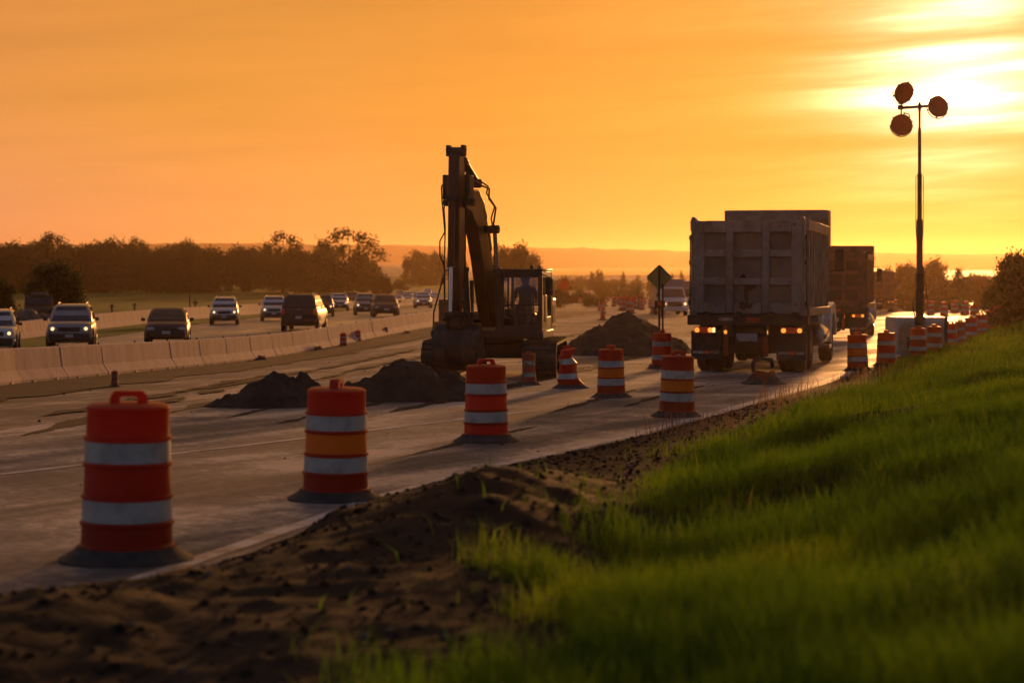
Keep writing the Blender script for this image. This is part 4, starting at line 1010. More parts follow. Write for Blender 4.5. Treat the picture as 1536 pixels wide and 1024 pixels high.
b = MB(); b.box(-.98, -.75, 1.07, .60, .60, .34); b.obj('step_box', 'exyellow', ex, bevel=.04)
b = MB(); b.path([(-1.0, -.55, 1.7), (-.99, -.55, 2.38), (-.97, -.45, 2.42), (-.96, -.35, 2.38), (-.95, -.3, 1.7)], .022, 6); b.path([(-1.28, -1.02, .8), (-1.26, -1.0, 1.45), (-1.05, -.8, 2.35), (-1.0, -.55, 2.40)], .02, 6); b.obj('handrail', 'black', ex)
b = MB(); b.tube((-.74, .9, 1.38), (-.74, .9, 2.14), .055); b.tube((-.60, 1.3, 1.38), (-.6, 1.3, 2.2), .07); b.obj('exhaust_pipe', 'black', ex)
# cab
cx, cw, y0, y1, z0, z1 = .76, .47, -1.32, .30, .98, 2.36
cab = MB()
for x in (cx-cw+.045, cx+cw-.045):
    cab.box(x, y0+.05, (z0+z1)/2, .09, .10, z1-z0); cab.box(x, y1-.05, (z0+z1)/2, .09, .10, z1-z0); cab.box(x, -.45, (z0+z1)/2, .06, .08, z1-z0)
cab.box(cx, y0+.05, z0+.09, 2*cw-.18, .098, .20); cab.box(cx, y0+.05, z1-.07, 2*cw-.18, .098, .14)
cab.box(cx, y1-.05, z0+.22, 2*cw-.18, .098, .44); cab.box(cx, y1-.05, z1-.07, 2*cw-.18, .098, .14)
for x in (cx-cw+.04, cx+cw-.04): cab.box(x, (y0+y1)/2, z0+.18, .07, y1-y0-.2, .36); cab.box(x, (y0+y1)/2, z1-.07, .07, y1-y0-.2, .14)
cab.box(cx, y0+.05, 1.62, 2*cw-.18, .05, .035)
cabo = cab.obj('cab_frame', 'exblack', ex, bevel=.018)
b = MB(); b.box(cx, (y0+y1)/2, z1+.025, 2*cw+.02, y1-y0+.04, .06); b.obj('cab_roof', 'exblack', ex, bevel=.025)
b = MB(); b.box(cx, (y0+y1)/2, z0-.02, 2*cw+.06, y1-y0+.10, .18); b.obj('cab_floor', 'exblack', ex, bevel=.03)
b = MB(); b.box(cx, y0+.045, 1.92, 2*cw-.17, .012, .60); b.obj('windscreen', 'glass', ex)
b = MB(); b.box(cx, y0+.045, 1.39, 2*cw-.17, .012, .44); b.obj('lower_windscreen', 'glass', ex)
b = MB(); b.box(cx, y1-.045, 1.80, 2*cw-.17, .012, .82); b.obj('rear_window', 'glass', ex)
for s, nm in ((-1, 'side_window'), (1, 'door_window')):
    b = MB(); b.box(cx+s*(cw-.045), (y0+y1)/2, 1.78, .012, y1-y0-.2, .88); b.obj(nm, 'glass', ex)
b = MB(); b.box(cx+cw-.02, -.86, 1.46, .03, .70, .75); o = b.obj('door_panel', 'exblack', ex, bevel=.01)
b = MB(); b.tube((cx+cw+.05, y0+.05, 1.25), (cx+cw+.05, y0+.05, 2.2), .017, n=8); b.obj('grab_rail', 'exyellow', ex)
b = MB(); b.box(cx+cw+.17, y0-.02, 2.02, .15, .07, .38); o = b.obj('mirror', 'black', ex, bevel=.03)
b = MB(); b.path([(cx+cw-.02, y0+.05, 2.28), (cx+cw+.08, y0, 2.27), (cx+cw+.17, y0-.02, 2.2)], .014, 6); b.obj('bracket', 'black', o)
for dx in (.22, .40):
    b = MB(); b.box(cx+dx, y0+.12, z1+.09, .07, .07, .08); b.obj('work_lamp', 'exyellow' if dx > .3 else 'black', ex, bevel=.015)
# seat and console inside
b = MB(); b.box(cx-.06, -.30, 1.36, .48, .46, .14); b.box(cx-.06, -.03, 1.66, .34, .13, .46); b.box(cx-.06, -.30, 1.2, .3, .3, .22); b.obj('seat', 'black', ex, bevel=.05)
b = MB(); b.box(cx-.3, -.42, 1.42, .14, .55, .22); b.box(cx+.34, -.42, 1.42, .12, .5, .2); b.tube((cx-.3, -.66, 1.5), (cx-.28, -.70, 1.72), .02); b.tube((cx+.34, -.66, 1.5), (cx+.33, -.70, 1.72), .02); b.obj('control_console', 'black', ex, bevel=.02)
# boom: side profile in (y, z), forward is -y
before = set(ex.children_recursive)
bx = -.02
def plate(b, pts, x0, x1): b.prism(pts, x0, x1, 'x')
boom = [(-.62, 1.18), (-.95, 1.12), (-1.30, 1.55), (-1.74, 2.55), (-2.16, 3.30), (-2.55, 3.62), (-3.02, 3.72), (-3.06, 3.95), (-2.55, 4.10), (-2.05, 4.14), (-1.62, 3.86), (-1.22, 3.10), (-.86, 2.10), (-.60, 1.5)]
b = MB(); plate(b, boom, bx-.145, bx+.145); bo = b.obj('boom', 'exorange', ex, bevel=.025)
b = MB()
for k in range(len(boom)-1): pass
b.box(bx+.24, -1.55, 3.05, .02, .10, .5, rx=.42); b.box(bx+.225, -1.85, 3.62, .02, .10, .3, rx=.7); b.obj('stiffener', 'exorange', bo)
b = MB(); b.tube((bx-.34, -3.0, 3.84), (bx+.34, -3.0, 3.84), .09, n=12); b.tube((bx-.36, -.78, 1.3), (bx+.36, -.78, 1.3), .10, n=12); b.tube((bx-.42, -1.60, 3.28), (bx+.46, -1.60, 3.28), .085, n=12); b.obj('pivot_pin', 'darkmetal', bo)
# arm hanging from the boom tip
arm = [(-3.32, 4.82), (-3.20, 4.90), (-3.02, 4.85), (-2.80, 4.02), (-2.86, 3.6), (-3.06, 1.62), (-3.16, 1.42), (-3.30, 1.45), (-3.36, 1.7), (-3.34, 3.6), (-3.36, 4.3)]
ax = bx-.02
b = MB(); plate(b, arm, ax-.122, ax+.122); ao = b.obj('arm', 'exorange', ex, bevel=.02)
b = MB(); 
for s in (-1, 1): b.box(ax+s*.165, -3.16, 4.92, .07, .20, .24)
b.tube((ax-.22, -3.16, 4.94), (ax+.22, -3.16, 4.94), .06, n=10); b.obj('clevis', 'darkmetal', ao, bevel=.01)
for q in ((ax-.21, -3.22, 4.15, .09, .22, .52), (ax+.22, -2.95, 4.1, .12, .3, .62)):
    b = MB(); b.box(*q); b.obj('bracket', 'darkmetal', ao, bevel=.02)
# cylinders
def ram(name, p, q, r, f=.55, mm='exorange'):
    p, q = Vector(p), Vector(q); m = p+(q-p)*f
    b = MB(); b.tube(p, m, r, n=14); d = (q-p).normalized(); b.tube(m-d*.07, m+d*.02, r*1.22, n=14); o = b.obj(name, mm, ex)
    b = MB(); b.tube(m, q, r*.55, n=12); b.obj('rod', 'chrome', o)
    for e in (p, q):
        b = MB(); b.tube(e+Vector((-.09, 0, 0)), e+Vector((.09, 0, 0)), r*1.1, n=12); b.obj('end_eye', 'darkmetal', o)
    return o
ram('boom_cylinder', (bx+.37, -1.22, 1.02), (bx+.37, -1.62, 3.28), .085, .62, 'exblack')
ram('boom_cylinder', (bx-.37, -1.22, 1.02), (bx-.37, -1.62, 3.28), .085, .62, 'exblack')
ram('arm_cylinder', (bx, -1.75, 4.28), (bx, -3.14, 4.90), .09, .7)
ram('bucket_cylinder', (ax, -3.47, 3.9), (ax, -3.55, 1.45), .075, .58)
# hoses
b = MB()
def hose(pts, r=.018): b.path(pts, r, 6)
hose([(ax-.20, -3.2, 4.35), (ax-.30, -3.25, 4.15), (ax-.27, -3.3, 3.85), (ax-.22, -3.36, 3.55), (ax-.19, -3.36, 3.2), (ax-.30, -3.36, 3.0), (ax-.30, -3.36, 2.7), (ax-.2, -3.36, 2.5), (ax-.19, -3.36, 1.8)])
hose([(ax-.2, -3.1, 4.1), (ax-.26, -3.2, 3.7), (ax-.2, -3.3, 3.3), (ax-.21, -3.34, 2.2), (ax-.2, -3.34, 1.75)])
hose([(ax+.2, -3.1, 4.3), (ax+.22, -3.2, 3.4), (ax+.25, -3.3, 2.9), (ax+.21, -3.3, 2.0)])
b.obj('hose', 'wire', ao)
b = MB()
pts = [(bx+.14, -2.95, 4.35), (bx+.2, -2.75, 4.42), (bx+.25, -2.55, 4.25), (bx+.24, -2.25, 4.22), (bx+.33, -1.9, 4.16), (bx+.26, -1.7, 3.95), (bx+.36, -1.5, 3.75), (bx+.27, -1.38, 3.4), (bx+.3, -1.2, 2.9), (bx+.25, -.9, 2.0), (bx+.2, -.7, 1.5)]
hose(pts, .022); hose([(x-.04, y-.05*((i % 2)*2-1), z+.05+.07*(i % 2)) for i, (x, y, z) in enumerate(pts)], .018)
b.obj('hose', 'wire', bo)
# bucket with linkage: curled shell, open towards the machine
bw = .46; bcx = ax+.12
shell = []
n = 12
for k in range(n+1):
    a = R(100)+R(215)*k/n; shell.append((-3.24+.44*math.cos(a), .76+.50*math.sin(a)))
inner = [(-3.22-.02+(y+3.24)*.9, .76+(z-.76)*.9) for y, z in shell]
b = MB()
secs = []
for k in range(n+1): secs.append([(bcx-bw, shell[k][0], shell[k][1]), (bcx+bw, shell[k][0], shell[k][1]), (bcx+bw, inner[k][0], inner[k][1]), (bcx-bw, inner[k][0], inner[k][1])])
b.loft(secs); bk = b.obj('bucket', 'darkmetal', ex, smooth=50)
for xa, xb in ((bcx-bw-.01, bcx-bw+.24), (bcx+bw-.30, bcx+bw+.01)):
    b = MB(); secs = []
    for k in range(2, n):
        y, z = shell[k]; dy, dz = y+3.24, z-.76; f = 1.035; g_ = 1.002
        secs.append([(xa, -3.24+dy*f, .76+dz*f), (xb, -3.24+dy*f, .76+dz*f), (xb, -3.24+dy*g_, .76+dz*g_), (xa, -3.24+dy*g_, .76+dz*g_)])
    b.loft(secs); b.obj('wear_plate', 'steel', bk, smooth=50)
for s in (-1, 1):
    b = MB(); b.prism(shell, bcx+s*(bw+.002), bcx+s*(bw+.035), 'x'); b.obj('side_plate', 'steel', bk, bevel=.008)
b = MB()
for k in range(5):
    x = bcx-bw+.1+k*(2*bw-.2)/4; y, z = shell[-1]; b.prism([(y-.04, z-.03), (y+.10, z+.2), (y+.16, z+.19), (y+.05, z-.03)], x-.04, x+.04, 'x')
b.obj('tooth', 'darkmetal', bk)
b = MB()
for s in (-1, 1): b.prism([(-3.52, 1.12), (-3.62, 1.5), (-3.42, 1.56), (-3.08, 1.50), (-3.04, 1.22)], bcx+s*.2-.02, bcx+s*.2+.02, 'x')
b.tube((bcx-.26, -3.52, 1.46), (bcx+.26, -3.52, 1.46), .06, n=10); b.tube((bcx-.26, -3.16, 1.44), (bcx+.26, -3.16, 1.44), .065, n=10); b.obj('bucket_ear', 'darkmetal', bk, bevel=.01)
b = MB()
for s in (-1, 1): b.box(bcx+s*.14, -3.40, 1.56, .04, .10, .5, rx=.5)
b.box(bcx, -3.5, 1.35, .26, .14, .34); b.obj('linkage', 'darkmetal', ex, bevel=.01)
b = MB(); b.lathe([(.02, -.05), (.15, -.05), (.15, .05), (.02, .05)], 16, (bcx+.46, -3.60, .85), 'x'); b.obj('wear_disc', 'steel', bk)
SW = Matrix.Translation((bx, -.7, 0)) @ Matrix.Rotation(-.13, 4, 'Z') @ Matrix.Translation((-bx, .7, 0))
for o in set(ex.children_recursive)-before: o.data.transform(SW)
# operator
def person_in(root, label):
    # joint chain in cab coordinates, seated, forearms on the levers
    V = [(0, 0, 0), (0, .02, .20), (0, .03, .40), (0, .02, .50), (0, -.01, .60), (0, -.02, .70)]
    rad = [.14, .135, .15, .06, .095, .075]
    E = [(0, 1), (1, 2), (2, 3), (3, 4), (4, 5)]
    def add(par, p, r): V.append(p); rad.append(r); E.append((par, len(V)-1)); return len(V)-1
    for s in (-1, 1):
        a = add(2, (s*.20, .02, .42), .07); a = add(a, (s*.26, -.05, .18), .052); a = add(a, (s*.27, -.26, .13), .042); a = add(a, (s*.27, -.34, .15), .038)
        l = add(0, (s*.11, -.10, -.02), .095); l = add(l, (s*.14, -.42, .02), .07); l = add(l, (s*.14, -.50, -.34), .05); l = add(l, (s*.14, -.60, -.38), .04)
    me = bpy.data.meshes.new('person'); me.from_pydata(V, E, []); o = bpy.data.objects.new('person', me); COL.objects.link(o)
    me.materials.append(M['shirt'])
    sk = o.modifiers.new('Skin', 'SKIN'); 
    if not me.skin_vertices: me.attributes
    bpy.context.view_layer.objects.active = o
    for i, r in enumerate(rad): me.skin_vertices[0].data[i].radius = (r, r*.85)
    me.skin_vertices[0].data[0].use_root = True
    sb_ = o.modifiers.new('Subsurf', 'SUBSURF'); sb_.levels = 2; sb_.render_levels = 2
    tag(o, label, 'person'); o.location = root; return o
Mx = Matrix.Translation(C) @ Matrix.Rotation(HYAW, 4, 'Z')
po = person_in(Mx @ Vector((cx-.05, -.28, 1.53)), 'operator in a grey shirt and dark cap seated inside the excavator cab')
po.rotation_euler[2] = HYAW
b = MB(); b.lathe([(.115, .655), (.125, .70), (.115, .75), (.07, .79), (.01, .80)], 18, (0, -.015, 0)); b.box(0, -.13, .66, .15, .12, .02); b.obj('cap', 'cap', po)
b = MB(); b.lathe([(.01, .525), (.06, .54), (.085, .59), (.092, .64), (.09, .68), (.02, .70)], 16, (0, -.03, 0)); b.box(0, -.125, .61, .025, .03, .05)
for s in (-1, 1): b.box(s*.095, -.02, .61, .02, .04, .06); b.box(s*.035, -.118, .63, .03, .012, .014)
b.box(0, -.115, .565, .05, .012, .012); b.obj('face', 'skin', po, bevel=.006)

# ------------------------------------------------------------------ far vehicles
def box_truck(name, label, cat, cabm, boxm, tall=True):
    t = thing(name, label, cat)
    b = MB(); b.loft([[(-1.0, -3.0, .5), (1.0, -3.0, .5), (1.0, -3.0, 1.25), (-1.0, -3.0, 1.25)], [(-1.02, -2.0, .5), (1.02, -2.0, .5), (1.02, -2.0, 1.42), (-1.02, -2.0, 1.42)], [(-1.02, -1.9, .5), (1.02, -1.9, .5), (1.0, -1.9, 1.45), (-1.0, -1.9, 1.45)]]); b.obj('hood', cabm, t, bevel=.05)
    b = MB(); b.loft([[(-1.0, -2.0, 1.36), (1.0, -2.0, 1.36), (1.0, -.4, 1.36), (-1.0, -.4, 1.36)], [(-.86, -1.5, 2.25), (.86, -1.5, 2.25), (.86, -.4, 2.25), (-.86, -.4, 2.25)]]); b.box(0, -1.15, .95, 2.02, 1.5, .9); b.obj('cab', cabm, t, bevel=.05)
    b = MB(); b.panel([(-.98, -1.97, 1.42), (.98, -1.97, 1.42), (.86, -1.53, 2.18), (-.86, -1.53, 2.18)], .06, .02, .02); b.obj('windscreen', 'carglass', t)
    b = MB(); b.box(0, 1.6, 1.75 if tall else 1.1, 2.2, 4.0, 2.3 if tall else .9); b.obj('cargo_box', boxm, t, bevel=.03)
    b = MB(); b.box(0, -3.02, .95, 1.1, .06, .36); b.obj('grille', 'black', t, bevel=.02)
    b = MB(); b.box(0, -3.06, .52, 2.0, .18, .26); b.obj('bumper', 'chrome', t, bevel=.03)
    for s in (-1, 1):
        b = MB(); b.box(s*.78, -3.03, .97, .32, .06, .22); o = b.obj('headlight', 'head_off', t, bevel=.03)
        b = MB(); b.lathe([(.01, -.05), (.09, -.045), (.11, 0)], 14, (s*.8, -3.06, .97), 'y'); b.obj('bulb', 'head', o)
        b = MB(); b.box(s*1.22, -1.85, 1.65, .2, .1, .3); b.obj('mirror', 'black', t, bevel=.03)
        for y in (-2.3, 2.2): wheel(t, s*.9, y, .45, .28, 'rim_dirty')
    return t
v = box_truck('delivery_truck', 'pale oncoming box truck with lit headlights, left of the nearest dump truck', 'truck', 'white_paint', 'p_grey')
put(v, at(1005, 146), .05, .92)
v2 = dup(v); put(v2, at(1030, 168), .02, .9, 'second oncoming truck half hidden by the nearest dump truck'); remat(v2, 'white_paint', 'p_grey')
# old truck dumped beyond the far barrier
ot = thing('old_truck', 'dark derelict truck parked among boulders under the tree beyond the far barrier', 'old truck')
b = MB(); b.loft([[(-1.15, -2.6, .7), (1.15, -2.6, .7), (1.15, -2.6, 1.5), (-1.15, -2.6, 1.5)], [(-1.2, -1.2, .7), (1.2, -1.2, .7), (1.2, -1.2, 1.7), (-1.2, -1.2, 1.7)]]); b.obj('hood', 'wreck', ot, bevel=.08)
b = MB(); b.loft([[(-1.2, -1.25, 1.3), (1.2, -1.25, 1.3), (1.2, .3, 1.3), (-1.2, .3, 1.3)], [(-1.05, -.95, 2.55), (1.05, -.95, 2.55), (1.05, .3, 2.55), (-1.05, .3, 2.55)]]); b.obj('cab', 'wreck', ot, bevel=.12)
b = MB(); b.panel([(-1.15, -1.24, 1.75), (1.15, -1.24, 1.75), (1.05, -.98, 2.45), (-1.05, -.98, 2.45)], .1, .02, .02); b.obj('windscreen', 'carglass', ot)
b = MB(); b.box(0, 2.2, 1.0, 2.3, 3.6, .5); b.obj('flat_bed', 'wreck', ot, bevel=.05)
b = MB(); b.box(0, -2.62, 1.12, 1.3, .06, .55); b.obj('grille', 'black', ot, bevel=.02)
b = MB(); b.box(0, -2.7, .7, 2.3, .2, .25); b.obj('bumper', 'wreck', ot, bevel=.04)
b = MB(); b.box(0, -1.0, 2.7, 1.3, .5, .22); b.obj('roof_lamp_bar', 'rim_dirty', ot, bevel=.05)
for s in (-1, 1):
    b = MB(); b.lathe([(.01, -.05), (.14, -.04), (.16, 0)], 14, (s*.88, -2.62, 1.2), 'y'); b.obj('headlight', 'black', ot)
    for y in (-2.0, 2.0): wheel(ot, s*1.05, y, .55, .35, 'rim_dirty')
p = at(58, 108); put(ot, (p.x, p.y, p.z+.02), .25, .66)
def boulder(name, label, loc, r, seed):
    n, m_ = 14, 20; V = []; Fq = []
    for i in range(n+1):
        for j in range(m_):
            th = math.pi*i/n; ph = 2*math.pi*j/m_; d = Vector((math.sin(th)*math.cos(ph), math.sin(th)*math.sin(ph), math.cos(th)))
            k = r*(1+.35*noise.fractal(d*1.1+Vector((seed, 0, 0)), 1, 2, 3)); V.append((d.x*k, d.y*k, d.z*k*.8))
    for i in range(n):
        for j in range(m_): Fq.append((i*m_+j, i*m_+(j+1) % m_, (i+1)*m_+(j+1) % m_, (i+1)*m_+j))
    o = npmesh(name, V, Fq, 'rock'); o.data.polygons.foreach_set('use_smooth', [True]*len(Fq)); o.location = loc
    return tag(o, label, 'boulder', 'boulders in front of the old truck')
for k, (px, d, r, lab) in enumerate(((20, 100, .75, 'boulder at the outer end of the rock row before the old truck'), (39, 99, .95, 'largest boulder in the rock row before the old truck'), (56, 101, .6, 'small boulder under the bumper of the old truck'), (72, 100, .8, 'boulder between the old truck and the grey suv'))):
    p = at(px, d); boulder('boulder', lab, (p.x, p.y, p.z+r*.35), r, k*3.1)
# small structures in the pasture
for k, (px, d, h) in enumerate(((285, 190, 2.2), (168, 150, .8), (202, 170, .7), (293, 150, 1.1))):
    p = at(px, d); t = thing('fence_post', 'weathered post standing in the pasture beyond the far barrier', 'fence post', p, 0, 'posts in the pasture'); b = MB(); b.box(0, 0, h/2, .14, .14, h); b.box(0, 0, h*.8, .4, .08, .1); b.obj('post', 'bark', t)
# ------------------------------------------------------------------ trees
def leaf_mesh(name, lobes, n, size, m, parent, seed):
    r = np.random.default_rng(seed)
    lob = np.array(lobes, float); vol = lob[:, 3]*lob[:, 4]*lob[:, 5]; pick = r.choice(len(lob), n, p=vol**.75/np.sum(vol**.75))
    d = r.normal(size=(n, 3)); d /= np.linalg.norm(d, axis=1)[:, None]
    rad = r.random(n)**.45*(1+.22*r.normal(size=n)*.6)
    c = lob[pick, :3]+d*lob[pick, 3:]*rad[:, None]
    # gather the leaves into twig clumps so gaps and dense tufts appear
    k = max(8, n//14); cen = c[r.choice(n, k)]
    g = r.integers(0, k, n); mixw = (r.random(n) < .55)[:, None]
    c = np.where(mixw, cen[g]+r.normal(size=(n, 3))*size*1.5, c)
    a = r.normal(size=(n, 3)); a /= np.linalg.norm(a, axis=1)[:, None]
    b = np.cross(a, r.normal(size=(n, 3))); b /= np.linalg.norm(b, axis=1)[:, None]
    s = size*r.uniform(.5, 1.25, n)[:, None]
    V = np.stack([c-a*s, c+b*s*.55, c+a*s, c-b*s*.55], 1).reshape(-1, 3)
    o = npmesh(name, V, np.arange(n*4).reshape(n, 4), m, parent); return o
def limb_path(b, p, q, r0, r1, wob=.12):
    p, q = Vector(p), Vector(q); L = (q-p).length; pts = []
    for k in range(6):
        f = k/5; pts.append(p+(q-p)*f+Vector((random.uniform(-1, 1), random.uniform(-1, 1), random.uniform(-.4, .4)))*wob*L*.5*math.sin(f*math.pi))
    b.path(pts, [r0+(r1-r0)*k/5 for k in range(6)], 7)
def make_tree(name, label, cat, group, lobes, h0, n, size, m, seed, tr=.25, limbs=True):
    random.seed(seed)
    t = thing(name, label, cat, group=group)
    b = MB(); fork = Vector((0, 0, h0))
    limb_path(b, (0, 0, -.3), fork, tr, tr*.7, .05)
    if limbs:
        for (x, y, z, rx, ry, rz) in lobes: limb_path(b, fork*random.uniform(.6, 1), (x, y, z), tr*.45, tr*.08)
    b.obj('trunk', 'bark', t)
    leaf_mesh('crown', lobes, n, size, m, t, seed); return t
def rl(n, R_, z0, z1, r0, r1, seed, flat=1):
    q = random.Random(seed); out = []
    for k in range(n):
        a = q.uniform(0, 6.28); d = R_*math.sqrt(q.random()); z = q.uniform(z0, z1); d *= (1-.45*((z-z0)/(z1-z0+1e-6))**2)
        r = q.uniform(r0, r1); out.append((d*math.cos(a), d*math.sin(a)*flat, z, r, r, r*.8))
    return out
GL = 'trees of the wooded bank beyond the pasture'
bush = make_tree('broadleaf_tree', 'x', 'tree', GL, rl(26, 6.5, 1.0, 8.0, 1.7, 3.0, 1), 3, 11000, .36, 'leaf', 11)
bush2 = make_tree('broadleaf_tree', 'x', 'tree', GL, rl(24, 5.5, 1.0, 9.0, 1.4, 2.6, 5), 3, 10000, .34, 'leaf2', 12)
tall = make_tree('tall_tree', 'x', 'tree', GL, rl(12, 4.2, 1.5, 5.2, 1.6, 2.4, 8)+[(-3.4, 0, 8.2, 1.2, 1.1, 1.0), (-1.9, .4, 9.6, 1.1, 1.1, 1.1), (.0, 0, 10.0, 1.4, 1.2, .9), (1.8, -.3, 9.4, 1.2, 1.1, 1.1), (3.1, .3, 8.7, 1.0, 1.0, .9), (-1, 0, 7.4, 1.3, 1.2, 1.2), (2.0, 0, 7.2, 1.4, 1.2, 1.1), (4.2, 0, 6.4, 1.5, 1.3, 1.2), (-4.2, 0, 6.2, 1.0, 1.2, 1)], 4.5, 8000, .27, 'leaf', 13, .3)
def tree_px(src, px, d, top, label, wpx=None, w0=8, hh=10, name=None, first=False, group=None):
    """stand a tree at distance d with its crown top at photo row top; wpx the crown width in photo pixels"""
    t = src if first else dup(src)
    p = at(px, d); H = HC-(top-HY)*d/F-p.z; sz = H/hh; sx = (wpx*d/F/(2*w0)) if wpx else sz
    t.location = p; t.scale = (sx, max(sx, sz*.8), sz); t.rotation_euler = (0, 0, px*1.7 % 6.28 if name != 'keep' else 0)
    t['label'] = label; 
    if group: t['group'] = group
    return t
bank = [(bush, 8, 375, 359, 120, 0), (bush2, 62, 393, 354, 95, 0), (bush, 118, 405, 361, 110, 0), (bush2, 158, 387, 356, 80, 0), (bush, 205, 412, 361, 95, 0), (bush2, 240, 393, 369, 80, 0), (bush2, 285, 387, 360, 95, 0), (bush, 330, 414, 367, 100, 0),
        (bush, 375, 402, 365, 90, 0), (bush2, 452, 402, 373, 100, 0), (bush, 545, 393, 375, 62, 0), (bush2, 488, 393, 363, 90, 0), (bush, -50, 382, 353, 130, 0), (bush, 35, 450, 365, 120, 0), (bush2, 262, 450, 363, 110, 0), (bush, 415, 450, 368, 120, 0)]
labs = {0: 'tree at the left edge of the wooded bank, above the parked old truck', 12: 'tree partly beyond the left edge of the frame in the wooded bank', 1: 'tree with a bumpy twin top above the grey suv in the wooded bank', 3: 'tree with a narrow raised top left of the black car in the wooded bank',
        10: 'low round tree at the right end of the wooded bank, leaning out over the highway', 11: 'broad tree under the tallest branching crown of the wooded bank'}
firsts = set()
for i, (src, px, d, top, w, _) in enumerate(bank):
    f = id(src) not in firsts; firsts.add(id(src))
    tree_px(src, px, d, top, labs.get(i, 'dense rounded tree merging with its neighbours in the wooded bank beyond the pasture'), w, 8 if src is bush else 7, 10.4 if src is bush else 10.8, first=f)
tree_px(tall, 522, 375, 343, 'tallest tree of the wooded bank with open branching crown, right end', 105, 5.0, 10.9, 'keep', first=True)
tree_px(tall, 425, 378, 348, 'tree with a sparse fan shaped crown rising over the middle of the wooded bank', 62, 4.6, 10.9, 'keep')
tree_px(tall, 205, 393, 356, 'slim tree with thin open top poking above the wooded bank over the black car', 40, 4.6, 10.9, 'keep')
tree_px(tall, 78, 382, 349, 'open topped tree rising above the wooded bank over the grey suv', 55, 4.6, 10.9, 'keep')
dk = make_tree('dark_tree', 'dark leafy tree standing in front of the wooded bank, over the old truck', 'tree', None, rl(22, 2.3, .7, 3.6, .5, 1.0, 21), 1.2, 9000, .13, 'leafdark', 21, .14)
tree_px(dk, 84, 112, 390, 'dark leafy tree standing in front of the wooded bank, over the old truck', 118, 2.9, 4.4, first=True)
tree_px(dk, 0, 112, 412, 'dark shrubby tree at the left edge beside the old truck', 60, 2.9, 4.4)
# middle distance
g2 = 'scattered trees in the middle distance'
for src, px, d, top, w, lab in ((bush, 768, 300, 361, 66, 'big dark tree right behind the excavator boom'), (bush2, 800, 310, 378, 44, 'round tree right of the big dark tree, above the excavator cab'), (bush, 742, 320, 376, 50, 'tree hidden partly by the excavator boom'),
                          (bush2, 629, 520, 374, 16, 'small slim tree standing alone left of the excavator arm'), (bush, 656, 520, 374, 30, 'small round tree touching the excavator arm'), (bush, 683, 540, 378, 24, 'small tree between the excavator arm and boom'),
                          (bush2, 600, 420, 418, 30, 'low bush beside the far bend of the highway'), (bush, 575, 330, 412, 36, 'low bush at the foot of the wooded bank by the highway')):
    tree_px(src, px, d, top, lab, w, 8 if src is bush else 7, 10.4 if src is bush else 10.8, group=g2)
# hazy scrub and small conifers towards the lake
def conifer(label):
    lob = []
    for k in range(9):
        z = .8+k*.75; r = 1.5*(1-k/9.6); lob.append((0, 0, z, r, r, .6))
    return make_tree('conifer_tree', label, 'conifer', 'conifers in front of the lake', lob, 6.5, 1600, .28, 'leaf', 31, .12, limbs=False)
cf = conifer('x'); firstc = True
for px, top, d, w in ((888, 406, 420, 20), (897, 402, 400, 15), (935, 406, 380, 16), (902, 404, 480, 15), (957, 411, 430, 15), (975, 408, 400, 15), (1008, 409, 450, 18), (1022, 404, 420, 14)):
    tree_px(cf, px, d, top, 'hazy small conifer silhouetted against the bright lake', w*.8, 1.5, 7.6, first=firstc); firstc = False
sc = make_tree('scrub_bush', 'x', 'bush', 'hazy scrub between the haul road and the lake', rl(12, 2.4, .5, 2.0, .6, 1.1, 41), .7, 1300, .24, 'leaf2', 41, .08)
fs = True; rr = random.Random(3)
for px, top, d, w in ([(832, 420, 240, 34), (870, 428, 260, 40), (905, 418, 330, 34), (925, 420, 320, 46), (950, 424, 300, 40), (985, 424, 330, 40), (812, 414, 300, 40), (846, 410, 420, 50), (866, 412, 480, 46), (1000, 418, 380, 44), (960, 418, 420, 50), (920, 416, 460, 60), (880, 416, 500, 50), (1030, 416, 420, 40), (835, 434, 200, 22), (893, 436, 210, 20), (1250, 420, 300, 30)]):
    tree_px(sc, px, d, top, 'low hazy bush in the scrub between the haul road and the lake', w, 3.2, 2.9, first=fs); fs = False
# right side: sunlit hazy trees and the dark bush at the edge
g3 = 'hazy trees behind the light tower'
for k, (src, px, d, top, w, lab) in enumerate(((bush, 1352, 235, 391, 60, 'hazy tree just left of the light tower mast'), (bush2, 1330, 300, 400, 70, 'hazy tree behind the farthest dump truck'), (bush2, 1400, 225, 387, 76, 'broad hazy tree just right of the light tower mast'), (bush, 1375, 270, 396, 80, 'hazy tree straight behind the light tower mast'), (tall, 1438, 190, 403, 44, 'small open crowned tree between the hazy trees and the dark bush'),
                                       (bush2, 1440, 240, 414, 90, 'low hazy tree under the open crowned tree'), (bush, 1318, 260, 408, 60, 'low hazy tree above the farthest dump truck'), (bush2, 1468, 210, 409, 80, 'hazy low tree left of the dark bush'), (bush, 1495, 250, 408, 80, 'hazy tree partly behind the dark bush'), (bush, 1275, 300, 405, 60, 'hazy tree hidden mostly by the second dump truck'), (bush2, 1340, 180, 432, 70, 'low scrubby growth left of the light tower foot'), (bush2, 1410, 170, 436, 90, 'low scrubby growth right of the light tower foot'))):
    tree_px(src, px, d, top, lab, w, 8 if src is bush else (7 if src is bush2 else 4.6), 10.4 if src is bush else 10.8, group=g3)
tree_px(dk, 1524, 88, 376, 'large dark bush at the right edge of the grass bank', 105, 2.9, 4.4)
tree_px(dk, 1560, 80, 372, 'dark bush mostly beyond the right edge of the frame', 90, 2.9, 4.4)
tree_px(dk, 1500, 110, 425, 'low dark shrub left of the large dark bush', 70, 2.9, 4.4)
for o in (bush, bush2, tall, cf, sc): pass

